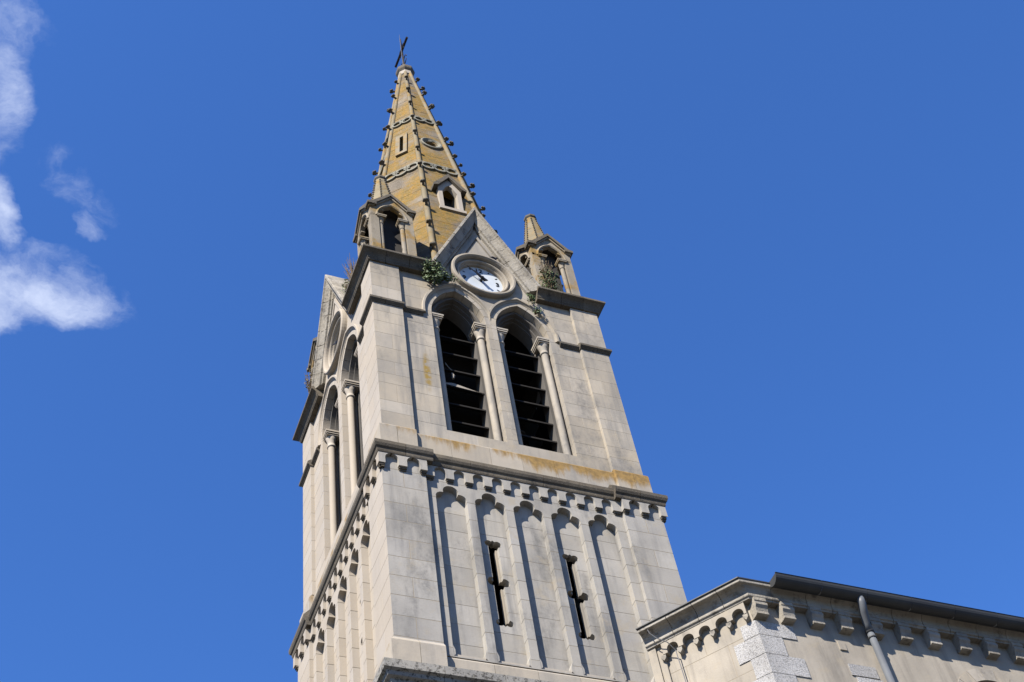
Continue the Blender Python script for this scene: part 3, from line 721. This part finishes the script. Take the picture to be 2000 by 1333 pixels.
# tracery bands
def band(fm, zc, n, R):
    w = halfw(zc)*.92; pitch = 2*w/n; v = []; f = []
    m = 20; d = .065
    def strip(Pin, Pout, d0=d):
        o = len(v); q = len(Pin)
        for P in (Pin, Pout):
            for u, z in P: v.append(fm(u, d0, z))
        for P in (Pin, Pout):
            for u, z in P: v.append(fm(u, -.02, z))
        for i in range(q-1):
            f.append((o+i, o+i+1, o+q+i+1, o+q+i)); f.append((o+i, o+i+1, o+2*q+i+1, o+2*q+i)); f.append((o+q+i, o+q+i+1, o+3*q+i+1, o+3*q+i))
    for k in range(n):
        c = -w+pitch*(k+.5)
        strip(arc(c, zc, R*.68, 0, 2*pi, m), arc(c, zc, R, 0, 2*pi, m))
        if k < n-1:
            cc = c+pitch/2; strip([(cc-.10, zc+.04), (cc, zc+.025), (cc+.10, zc+.04)], [(cc-.10, zc+R*.55), (cc, zc+R*.45), (cc+.10, zc+R*.55)], d*.8)
    strip([(-w, zc+R*.8), (w, zc+R*.8)], [(-w, zc+R*1.0), (w, zc+R*1.0)], d)
    return mesh('tracery_band', v, f, M_BAND, SPIRE)
for k in range(8):
    fm = facet(-pi/2+k*pi/4)
    band(fm, 41.92, 2, .19); band(fm, 37.83, 3, .235)
    if k % 2:        # slit windows with raised frames on the diagonal facets
        mb = MB(); v = []; f = []
        O = [(-.20, 39.24), (.20, 39.24), (.20, 40.78), (-.20, 40.78)]; I = [(-.062, 39.44), (.062, 39.44), (.062, 40.64), (-.062, 40.64)]
        for P, d in ((O, -.02), (O, .075), (I, .06), (I, -.2)):
            v += [fm(u, d, z) for u, z in P]
        for r_ in range(3):
            for i in range(4): f.append((r_*4+i, r_*4+(i+1) % 4, r_*4+4+(i+1) % 4, r_*4+4+i))
        mesh('slit_window', v, f, M_RIB, SPIRE)
    else:            # cusped round openings and gabled dormers on the cardinal facets
        v = []; f = []; n = 36
        prof = [(.36, -.02), (.355, .06), (.31, .075), (.27, .05), (.24, .02), (.2, -.2)]
        for i in range(n):
            a = 2*pi*i/n
            for j, (r, d) in enumerate(prof):
                rr = r if j < 4 else r*(1-.22*abs(sin(1.5*(a-pi/2+pi)))**8)
                v.append(fm(rr*cos(a), d, 39.9+rr*sin(a)*1.05))
        m = len(prof)
        for i in range(n):
            for j in range(m-1): f.append((i*m+j, ((i+1) % n)*m+j, ((i+1) % n)*m+j+1, i*m+j+1))
        mesh('oculus', v, f, M_BAND, SPIRE)
        an = -pi/2+k*pi/4+pi/2
        DF = 1.91; D = thing('tmp', '', '') if False else None
        hole = [(.225, 34.95), (.225, 35.80)] + [(.225*cos(t)*(1-.28*abs(sin(2.2*t))), 35.80+.33*sin(t)) for t in [pi*.1*q for q in range(1, 5)]] + [(0, 36.17)]
        right = [(0, 34.72), (.35, 34.72), (.35, 36.0), (0, 36.52)] + hole[::-1] + [(0, 34.95)]
        grp = []
        for P in (right, mir(right)): grp.append(prism('dormer', clean(P), DF, DF-.16, M_ASHW, SPIRE))
        for s in (-1, 1):
            x0, x1 = sorted((s*.335, s*.21)); mb = MB(); mb.box((x0, -DF+.15, 34.75), (x1, -1.2, 36.0)); grp.append(mb.build('dormer_cheek', M_PINN, SPIRE))
        mb = MB(); mb.box((-.40, -DF-.06, 34.74), (.40, -DF+.2, 34.86)); grp.append(mb.build('dormer_sill', M_ASHW, SPIRE))
        for s in (-1, 1):
            P = [(0, 36.50), (s*.36, 35.955), (s*.50, 35.90), (s*.51, 35.99), (s*.43, 36.09), (0, 36.70)]
            grp.append(prism('dormer_roof', P, DF+.10, DF-.9, M_CORN, SPIRE))
        for o in grp: o.rotation_euler.z = k*pi/4
# collar and cap
mb = MB(); mb.lathe([(.20, 46.55), (.235, 46.6), (.235, 46.66), (.27, 46.72), (.275, 46.95), (.26, 46.97), (.33, 47.08), (.345, 47.14), (.345, 47.24), (.30, 47.32), (.16, 47.42), (.12, 47.62), (.05, 47.68)], (0, 0), 8, phase=pi/8)
mb.build('collar_cap', M_CORN, SPIRE)
mb = MB(); mb.lathe([(.20, 46.5), (.245, 46.58), (.245, 46.68), (.278, 46.735), (.282, 46.94), (.2, 46.96)], (0, 0), 8, phase=pi/8); mb.build('spire_collar', M_ASHW, SPIRE)
# iron cross, its arms running front to back
CROSS = mesh('cross', *(lambda mb: (mb.tube([(0, 0, 47.5), (0, .03, 50.1)], [.045, .03], 8), mb.tube([(0, -.58, 49.02), (0, .76, 49.2)], .045, 8), (mb.v, mb.f))[2])(MB()), M_IRON, T)
mb = MB()
for sy in (-1, 1):
    for z0, r in ((48.0, .20), (49.1, .17)):
        mb.tube([(0, .03+sy*(.02+r*(1-cos(t))*.8), z0+r*sin(t)*(1.4)) for t in [pi*.14*q for q in range(8)]], .016, 6)
        mb.tube([(0, .06+sy*(.02+r*(1-cos(t))*.8), z0+.02-r*sin(t)*(1.1)) for t in [pi*.14*q for q in range(7)]], .016, 6)
mb.build('scrollwork', M_IRON, CROSS)
mb = MB(); mb.tube([(-.05, -.02, 47.4), (-.055, -.05, 49.75), (-.06, -.06, 50.3)], [.013, .011, .005], 6); mb.build('lightning_rod', M_STEEL, CROSS)

# ================================================================== corner pinnacles
def pinnacle():
    c0 = 2.24; H = .575; objs = []
    mb = MB()
    for sx in (-1, 1):
        for sy in (-1, 1):
            x = -c0+sx*(H-.11); y = -c0+sy*(H-.11)
            mb.box((x-.11, y-.11, 29.7), (x+.11, y+.11, 32.06))
    body = mb.build('pinnacle', M_PINN, T)
    subs = []
    zs = 31.98; w = .375
    for q in range(4):
        loc = []
        # arched gable wall with cusps
        R = .62; co = R-w; a1 = math.acos(co/R); A = [(-co+ R*cos(a1*i/10), zs+R*sin(a1*i/10)) for i in range(11)]
        A[5] = (A[5][0]-.07, A[5][1]-.02)
        P = [(H-.005, zs-.02), (H-.005, 32.42), (.47, 32.44), (0, 32.97)] + [(A[-1][0], A[-1][1])] + A[::-1][1:] + [(w, zs-.02)]
        loc.append(prism('gable_wall', clean(P), H, H-.11, M_PINN, body)); loc.append(prism('gable_wall', clean(mir(P)), H, H-.11, M_PINN, body))
        # arch moulding
        for s in (-1, 1):
            pr = [(R-.002, H+.02), (R+.03, H+.045), (R+.07, H+.02), (R+.07, H-.02), (R, H-.02)]; v = []; f = []
            for i in range(13):
                for (r, d) in pr:
                    t = math.acos(co/r)*i/12; v.append((s*(-co+r*cos(t)), -d, zs+r*sin(t)))
            for i in range(12):
                for j in range(5): f.append((i*5+j, i*5+(j+1) % 5, (i+1)*5+(j+1) % 5, (i+1)*5+j))
            f += [tuple(range(5)), tuple(60+j for j in range(5))]
            loc.append(mesh('arch_moulding', v, f, M_PINN, body))
            # raking cornice, horizontal return at the eaves
            def rk(ds, de):
                return [(s*(H-.18), ds[0]), ]
            P = [(0, 33.10), (0, 32.985), (s*.475, 32.425), (s*.53, 32.53)]
            loc.append(prism('gable_coping', P, H+.09, H-.11, M_CORN, body))
            P = [(s*.475, 32.42), (s*.66, 32.40), (s*.665, 32.49), (s*.525, 32.53)]
            loc.append(prism('kneeler', P, H+.088, .42, M_CORN, body))
            P = [(0, 33.0), (0, 32.92), (s*.46, 32.385), (s*.60, 32.34), (s*.60, 32.41), (s*.48, 32.44)]
            loc.append(prism('gable_fillet', P, H+.045, .49, M_PINN, body))
            # colonette
            mb = MB(); x = s*(w-.085); d = H-.085
            mb.lathe([(.075, 29.8), (.085, 29.9), (.085, 29.96), (.062, 30.0), (.06, 31.68), (.075, 31.69), (.078, 31.715), (.062, 31.73), (.07, 31.82), (.105, 31.92)], (x, -d), 12)
            mb.box((x-.12, -d-.13, 31.92), (x+.12, -d+.10, 31.965)); mb.box((x-.135, -d-.14, 31.965), (x+.135, -d+.10, 32.01))
            loc.append(mb.build('colonette', M_PINN, body))
        for o in loc:
            o.rotation_euler.z = -pi/2*q; o.location = (-c0, -c0, 0); subs.append(o)
    mb = MB(); mb.lathe([(.46, 32.66), (.45, 32.73), (.145, 34.78), (.14, 34.80)], (-c0, -c0), 8, phase=pi/8)
    subs.append(mb.build('spirelet', M_RIB, body))
    mb = MB(); mb.lathe([(.15, 34.74), (.185, 34.79), (.185, 34.86), (.15, 34.90), (.10, 34.98)], (-c0, -c0), 8, phase=pi/8); subs.append(mb.build('spirelet_cap', M_CROC, body))
    mb = MB()
    for k in range(8):
        a = pi/8+k*pi/4
        for j in range(16):
            z = 32.85+j*.118; r = .455-(z-32.7)*(.31/2.08)+.008; x, y = -c0+r*cos(a), -c0+r*sin(a); mb.box((x-.016, y-.016, z-.02), (x+.016, y+.016, z+.02))
    kn = mb.build('spirelet_knobs', M_CROC, body); kn['kind'] = 'stuff'; subs.append(kn)
    mb = MB(); mb.box((-c0-H+.10, -c0-H+.10, 32.3), (-c0+H-.10, -c0+H-.10, 32.4)); mb.v = [(x, y, z+.18 if z > 32.35 else z+.24) for x, y, z in mb.v]; subs.append(mb.build('vault', M_VOID, body))
    mb = MB(); mb.box((-c0-.33, -c0-.26, 29.8), (-c0+.42, -c0+.42, 32.62)); subs.append(mb.build('pinnacle_dark_block', M_VOID, body))  # added dark block, sized to bar the sun and blacken the opening
    mb = MB(); mb.box((-c0-H-.06, -c0-H-.06, 29.7), (-c0+H+.06, -c0+H+.06, 29.9)); subs.append(mb.build('base_slab', M_CORN, body))
    return body, subs
pb, ps = pinnacle()
bpy.context.view_layer.update()
for q in (1, 2, 3):
    r = rot_copy(pb, q, T)
    for c in ps:
        k = c.copy(); COL.objects.link(k); k.parent = r

# ================================================================== NAVE on the right
N_ = thing('church_nave', 'lower church building with bracketed cornice and white quoins beside the tower', 'church', (6, -3, 0))
N_.location = (0, 0, 0)
WC = Vector((3.30, -4.65)); CD = Vector((-.6, .8)); CN = Vector((-.8, -.6))         # wall corner, canted direction (to the tower), canted normal
def canted(u, d, z):                         # u from the corner towards the tower
    p = WC + CD*u + CN*d; return (p.x, p.y, z)
def nfront(u, d, z): return (u, -d, z)
XR = 16.0
# solid body
mb = MB(); mb.add([(3.31, -4.63, 0), (XR, -4.63, 0), (XR, 9, 0), (2.5, 9, 0), (2.5, -2.5, 0), (2.06, -2.99, 0)] + [(3.31, -4.63, 18.5), (XR, -4.63, 18.5), (XR, 9, 18.5), (2.5, 9, 18.5), (2.5, -2.5, 18.5), (2.06, -2.99, 18.5)],
        [(0, 1, 2, 3, 4, 5), (11, 10, 9, 8, 7, 6)] + [(i, (i+1) % 6, 6+(i+1) % 6, 6+i) for i in range(6)])
NB = None
# front wall of render with an arched window, as real opening
AX, AZ, AR = 8.26, 16.58, .74
def halfwall(s, x_far):
    P = [(AX, 0), (x_far, 0), (x_far, 18.45), (AX, 18.45)] + [(AX+s*x, z) for x, z in arc(0, AZ, AR, pi/2, 0, 14)] + [(AX+s*AR, 14.2), (AX, 14.2)]
    return clean(P)
for s, xf in ((-1, 3.325), (1, XR)): prism('rendered_wall', halfwall(s, xf), 4.65, 4.15, M_PLAS, N_, nfront)
mb = MB(); mb.box((AX-1.0, -4.10, 13.8), (AX+1.0, -4.04, 17.8)); mb.build('window_lining', M_RED, N_)
for k in range(9):      # arch stones round the window
    a0, a1 = pi*k/9+.006, pi*(k+1)/9-.006
    P = [(AX+AR*cos(a0+(a1-a0)*i/5), AZ+AR*sin(a0+(a1-a0)*i/5)) for i in range(6)] + [(AX+(AR+.27)*cos(a1+(a0-a1)*i/5), AZ+(AR+.27)*sin(a1+(a0-a1)*i/5)) for i in range(6)]
    prism('arch_stone', P, 4.675, 4.3, M_ASH, N_, nfront)
# canted wall: large smooth slabs
CLEN = 2.06
prism('canted_core', [(0.0, 0), (CLEN+.1, 0), (CLEN+.1, 18.45), (0, 18.45)], -.02, -.5, M_MORT, N_, canted)
ashlar('wall_slab', [(.02, 12.4), (CLEN, 12.4), (CLEN, 18.3), (.02, 18.3)], [12.4, 13.3, 14.2, 15.1, 16.0, 16.9, 17.62, 18.3], lambda i: ([.62, 1.5] if i % 2 else [1.05]), 0.0, -.1, M_PLAS, N_, fmap=canted, keep=None, gap=.005)
prism('pilaster_strip', [(CLEN-.24, 10), (CLEN-.02, 10), (CLEN-.02, 18.3), (CLEN-.24, 18.3)], .06, -.1, M_ASH, N_, canted)
prism('pilaster_strip', [(CLEN-.11, 10), (CLEN+.05, 10), (CLEN+.05, 18.3), (CLEN-.11, 18.3)], .11, -.1, M_ASH, N_, canted)
# quoins: alternating long and short, wrapping the corner
zq = 13.0; k = 0
while zq < 17.85:
    h = random.uniform(.40, .50); h = min(h, 17.86-zq)
    if h < .15: break
    lf, lc = ((.78, .30), (.46, .52))[k % 2]
    v = []; z0, z1 = zq+.006, zq+h-.006; f = []
    off = .018
    # plan outline, mitred on the corner
    t = off; cor = WC + (Vector((0, -1))*t + CN*t)/(1+CN.dot(Vector((0, -1))))
    plan = [(WC.x+lf, -4.65-off), (cor.x, cor.y), tuple(WC+CD*lc+CN*off), tuple(WC+CD*lc-CN*.1), (WC.x+.15, -4.65+.12), (WC.x+lf, -4.65+.1)]
    v = [(x, y, z0) for x, y in plan] + [(x, y, z1) for x, y in plan]; n = 6
    f = [tuple(range(n))[::-1], tuple(range(n, 2*n))] + [(i, (i+1) % n, n+(i+1) % n, n+i) for i in range(n)]
    mesh('quoin', v, f, M_QUOIN, N_); zq += h; k += 1
for (x0, x1, z0, z1) in ((5.02, 5.60, 16.90, 17.16), (5.10, 5.66, 16.35, 16.87)):
    mb = MB(); mb.box((x0, -4.672, z0), (x1, -4.5, z1)); mb.build('patch_stone', M_QUOIN, N_)
mb = MB(); mb.box((4.98, -4.675, 17.48), (5.13, -4.5, 17.68)); mb.build('patch_stone', M_PLAS, N_)
# cornice swept round the corner
cp = [(-.4, 18.26), (.14, 18.26), (.15, 18.29), (.175, 18.305), (.18, 18.32), (.18, 18.355), (.17, 18.37), (.18, 18.42), (.21, 18.47), (.27, 18.515), (.345, 18.53), (.365, 18.535), (.37, 18.545), (.37, 18.60), (-.4, 18.62)]
def st_c(u): return lambda d: tuple(WC + CD*u + CN*d)
nf = Vector((0, -1)); mit = (CN + nf)/(1+CN.dot(nf))
fd = lambda d: d if d < .18 else .18+(d-.18)*.5            # the front moulding is flatter than the canted one
def st_k(d):
    y = -fd(d); x = (d+.6*y)/-.8; return (WC.x+x, WC.y+y)
def st_f(x): return lambda d: (x, -4.65-fd(d))
sweep('cornice_stone', cp, [st_c(.42), st_k, st_f(3.72)], M_COPE, N_)
for a, b in ((.43, .95), (.96, 1.50), (1.51, CLEN+.05)): sweep('cornice_stone', cp, [st_c(b), st_c(a)], M_COPE, N_)
x = 3.73
while x < XR-.1:
    w = random.uniform(.5, .8); w2 = min(w, XR-x); sweep('cornice_stone', [(d+random.uniform(-.006, .006), z) for d, z in cp], [st_f(x), st_f(x+w2-.012)], M_COPE, N_); x += w
# zinc drip edge over the canted cornice and its return
zp = [(-.4, 18.625), (.388, 18.605), (.395, 18.598), (.40, 18.605), (.40, 18.625), (-.4, 18.66)]
sweep('zinc_drip', zp, [st_c(CLEN+.07), st_k, st_f(3.80)], M_ZINC, N_)
# brackets along the front
def bracket(x):
    P = [(4.60, 18.27), (4.85, 18.27), (4.85, 18.20), (4.835, 18.19), (4.835, 18.165), (4.855, 18.15), (4.855, 18.10), (4.82, 18.05), (4.80, 17.98), (4.80, 17.955), (4.81, 17.945), (4.81, 17.915), (4.76, 17.90), (4.60, 17.90)]
    v = [(x-.125, -d, z) for d, z in P] + [(x+.125, -d, z) for d, z in P]; n = len(P)
    mesh('bracket', v, [tuple(range(n)), tuple(range(2*n-1, n-1, -1))] + [(i, (i+1) % n, n+(i+1) % n, n+i) for i in range(n)], M_COPE, N_)
xs = [3.42, 3.99, 4.61, 5.23, 5.91, 6.55, 7.21, 7.90, 8.55, 9.20] + [9.86+.66*k for k in range(9)]
for x in xs: bracket(x)
# small blind arches under the canted cornice
lombard('corbel_table', .06, CLEN-.24, [.23+.345*k for k in range(5)], .115, .13, -.05, 18.0, 18.06, 18.27, M_PLAS, N_, fmap=canted)
for k in range(6):
    u = .07+.345*k-.015
    P = [(u, 18.0), (u+.10, 18.0), (u+.10, 17.93), (u+.05, 17.87), (u, 17.93)]
    prism('corbel', P, .12, -.03, M_COPE, N_, canted)
# half-round gutter with joints, and the downpipe
def gutter(x0, x1):
    v = []; f = []; n = 12; R0 = .155
    P = [(5.035+R0*cos(pi+pi*i/n)*-1 if False else 5.03-R0*cos(pi*i/n), 18.64-.17*sin(pi*i/n)-.0) for i in range(n+1)]
    Q = [(5.03-(R0-.012)*cos(pi*i/n), 18.64-(.17-.012)*sin(pi*i/n)) for i in range(n+1)][::-1]
    prof = P+[(5.03+R0+.012, 18.655), (5.03+R0-.02, 18.66)]+Q
    m = len(prof)
    v = [(x0, -d, z) for d, z in prof]+[(x1, -d, z) for d, z in prof]
    f = [(i, (i+1) % m, m+(i+1) % m, m+i) for i in range(m)]+[tuple(range(m)), tuple(range(m, 2*m))[::-1]]
    return mesh('gutter_length', v, f, M_ZINC, N_)
x = 3.70
while x < XR:
    gutter(x, min(x+1.0, XR)-.008); x += 1.0
mb = MB(); mb.add([(3.702, -5.03+.0, 18.64)]+[(3.702, -(5.03-.15*cos(pi*i/10)), 18.64-.165*sin(pi*i/10)) for i in range(11)], [tuple(range(1, 12))]); mb.build('gutter_stop_end', M_ZINC, N_)
mb = MB(); mb.tube([(5.56, -5.06, 18.53), (5.57, -5.05, 18.40), (5.60, -4.97, 18.24), (5.68, -4.83, 18.08), (5.72, -4.79, 17.92)], [.075, .078, .078, .076, .074], 14); PIPE = mb.build('downpipe', M_PIPE, N_, True)
mb = MB(); mb.tube([(5.72, -4.79, 17.96), (5.72, -4.79, .2)], .068, 14); mb.build('pipe_shaft', M_PIPE, PIPE, True)
mb = MB(); mb.tube([(5.72, -4.79, 17.99), (5.72, -4.79, 17.90)], .082, 14); mb.tube([(5.72, -4.79, 17.80), (5.72, -4.79, 17.77)], .08, 14); mb.build('pipe_collar', M_ZINC, PIPE, True)
# roof
mb = MB(); mb.add([(2.3, -3.2, 18.63), (3.2, -4.80, 18.63), (XR, -4.90, 18.63), (XR, 9, 24.5), (2.6, 9, 24.5), (2.6, -2.6, 19.2)], [(0, 1, 2, 3, 4, 5)]); mb.build('roof', M_TILE, N_)
# cable hanging from the cornice end beside the tower
mb = MB(); pts = [canted(CLEN-.12, .30, 18.66), canted(CLEN-.13, .34, 18.55), canted(CLEN-.16, .335, 18.42), canted(CLEN-.25, .30, 18.28), canted(CLEN-.42, .24, 18.12), canted(CLEN-.50, .14, 17.95), canted(CLEN-.52, .10, 17.0), canted(CLEN-.52, .09, 14.0)]
mb.tube(pts, .010, 6); tag(mb.build('cable', M_STEEL), 'thin grey cable hanging off the end of the canted cornice beside the tower', 'cable')

# ================================================================== plants
def leaf(mb, p, nrm, sz, droop=.3):
    n = Vector(nrm).normalized(); a = n.orthogonal().normalized(); ang = random.uniform(0, 2*pi); b = n.cross(a); a, b = a*cos(ang)+b*sin(ang), b*cos(ang)-a*sin(ang)
    p = Vector(p); w = sz*.5
    mb.add([p-a*sz*.5, p+b*w*.8-n*sz*.12, p+a*sz*.6-n*sz*droop, p-b*w*.8-n*sz*.12, p], [(0, 3, 4), (0, 4, 1), (4, 3, 2), (4, 2, 1)])
def shrub(name, label, c, rad3, n, sz, m, stems=6, root=None, outdir=(-.3, -1, -.2), grp=None, twiggy=False):
    c = Vector(c); t = thing(name, label, 'plant', root or c, grp); t_loc = Vector(t.location)
    root = Vector(root or c)
    mb = MB(); ends = []
    for i in range(stems):
        e = c + Vector((random.uniform(-1, 1)*rad3[0], random.uniform(-1, .3)*rad3[1], random.uniform(-1, 1)*rad3[2]))*.85
        mid = (root+e)/2+Vector((random.uniform(-.05, .05), -.05, random.uniform(-.04, .06)))
        mb.tube([root-t_loc, mid-t_loc, e-t_loc], [.012, .009, .004], 5); ends.append((mid, e))
    mb.build('stem', M_TWIG, t)
    mb = MB()
    for i in range(n):
        if twiggy or random.random() < .35:
            a, b = random.choice(ends); q = random.random(); p = a+(b-a)*q+Vector([random.gauss(0, .03) for _ in range(3)])
        else:
            while True:
                q = Vector([random.uniform(-1, 1) for _ in range(3)])
                if .25 < q.length < 1: break
            lump = 1+.22*sin(q.x*5+1)*sin(q.z*6+c.x)
            p = c+Vector((q.x*rad3[0], q.y*rad3[1], q.z*rad3[2]))*lump
        leaf(mb, p-t_loc, Vector((random.gauss(outdir[0], .55), random.gauss(outdir[1], .55), random.gauss(.5, .6))), sz*random.uniform(.6, 1.3))
    o = mb.build('foliage', m, t); return t
shrub('ivy_bush', 'dense green ivy bush growing out of the masonry left of the front clock', (-1.42, -3.16, 29.40), (.32, .20, .48), 620, .07, M_IVY, 9, (-1.45, -2.92, 29.2))
shrub('ivy_tuft', 'green ivy tuft creeping from the bush towards the front clock rim', (-.99, -3.07, 29.43), (.30, .10, .14), 170, .055, M_IVY, 5, (-1.2, -2.92, 29.35))
shrub('seeded_weed', 'tall seeding weed clump growing in the arch of the right corner pinnacle', (1.86, -2.98, 30.55), (.28, .16, .55), 620, .05, M_GRASS, 26, (1.85, -2.85, 29.9))
shrub('dry_stalks', 'brown dry stalks standing above the weed clump in the right corner pinnacle', (1.92, -2.95, 31.15), (.30, .14, .36), 260, .035, M_WEED, 22, (1.85, -2.85, 30.2), twiggy=True)
shrub('coping_weed', 'small green weed at the foot of the right gable coping', (1.16, -3.08, 29.35), (.12, .08, .22), 130, .05, M_GRASS, 7, (1.2, -2.95, 29.5))
shrub('hood_weed', 'tiny weed tuft rooted on the right lancet hood below the gable foot', (1.28, -3.03, 28.93), (.12, .07, .10), 60, .05, M_GRASS, 9, (1.25, -2.93, 28.9), twiggy=True)
shrub('bare_twigs', 'bare reddish twigs sprouting behind the cornice over the left gable', (-3.05, -1.5, 31.05), (.16, .42, .62), 130, .03, M_WEED, 40, (-3.0, -1.75, 29.95), twiggy=True)
shrub('gutter_fern', 'small green fern between the left gable roof and the cornice', (-3.0, -1.15, 30.95), (.10, .20, .30), 140, .05, M_GRASS, 12, (-2.95, -1.2, 30.4))
shrub('far_pinnacle_weed', 'dry weed tuft on the far left corner pinnacle silhouette', (-3.15, 2.05, 31.0), (.14, .25, .45), 180, .05, M_WEED, 16, (-3.0, 2.1, 29.95), twiggy=True)

# ================================================================== pigeon on the clock surround
PG = thing('pigeon', 'dark grey pigeon perched on the upper right of the front clock surround', 'pigeon', (.36, -2.97, CKZ+.805))
mb = MB()
mb.tube([(-.17, 0, .05), (-.10, 0, .062), (-.05, 0, .075), (.01, 0, .085), (.06, 0, .10), (.085, 0, .135), (.095, 0, .165), (.105, 0, .185), (.125, 0, .195), (.142, 0, .192), (.165, 0, .184)], [.012, .028, .046, .055, .05, .036, .026, .027, .026, .014, .003], 12)
mb.build('body', M_PIGEON, PG, True)
for s in (-1, 1):
    mb = MB(); mb.tube([(.05, s*.045, .105), (-.02, s*.055, .095), (-.10, s*.035, .075), (-.16, s*.015, .058)], [.018, .03, .02, .004], 8); mb.build('wing', M_PIGEON, PG, True)
    mb = MB(); mb.tube([(.01, s*.022, .045), (.012, s*.022, .0)], .006, 6); mb.tube([(.012, s*.022, .004), (.04, s*.022, .002)], .005, 6); mb.build('leg', M_RED, PG)
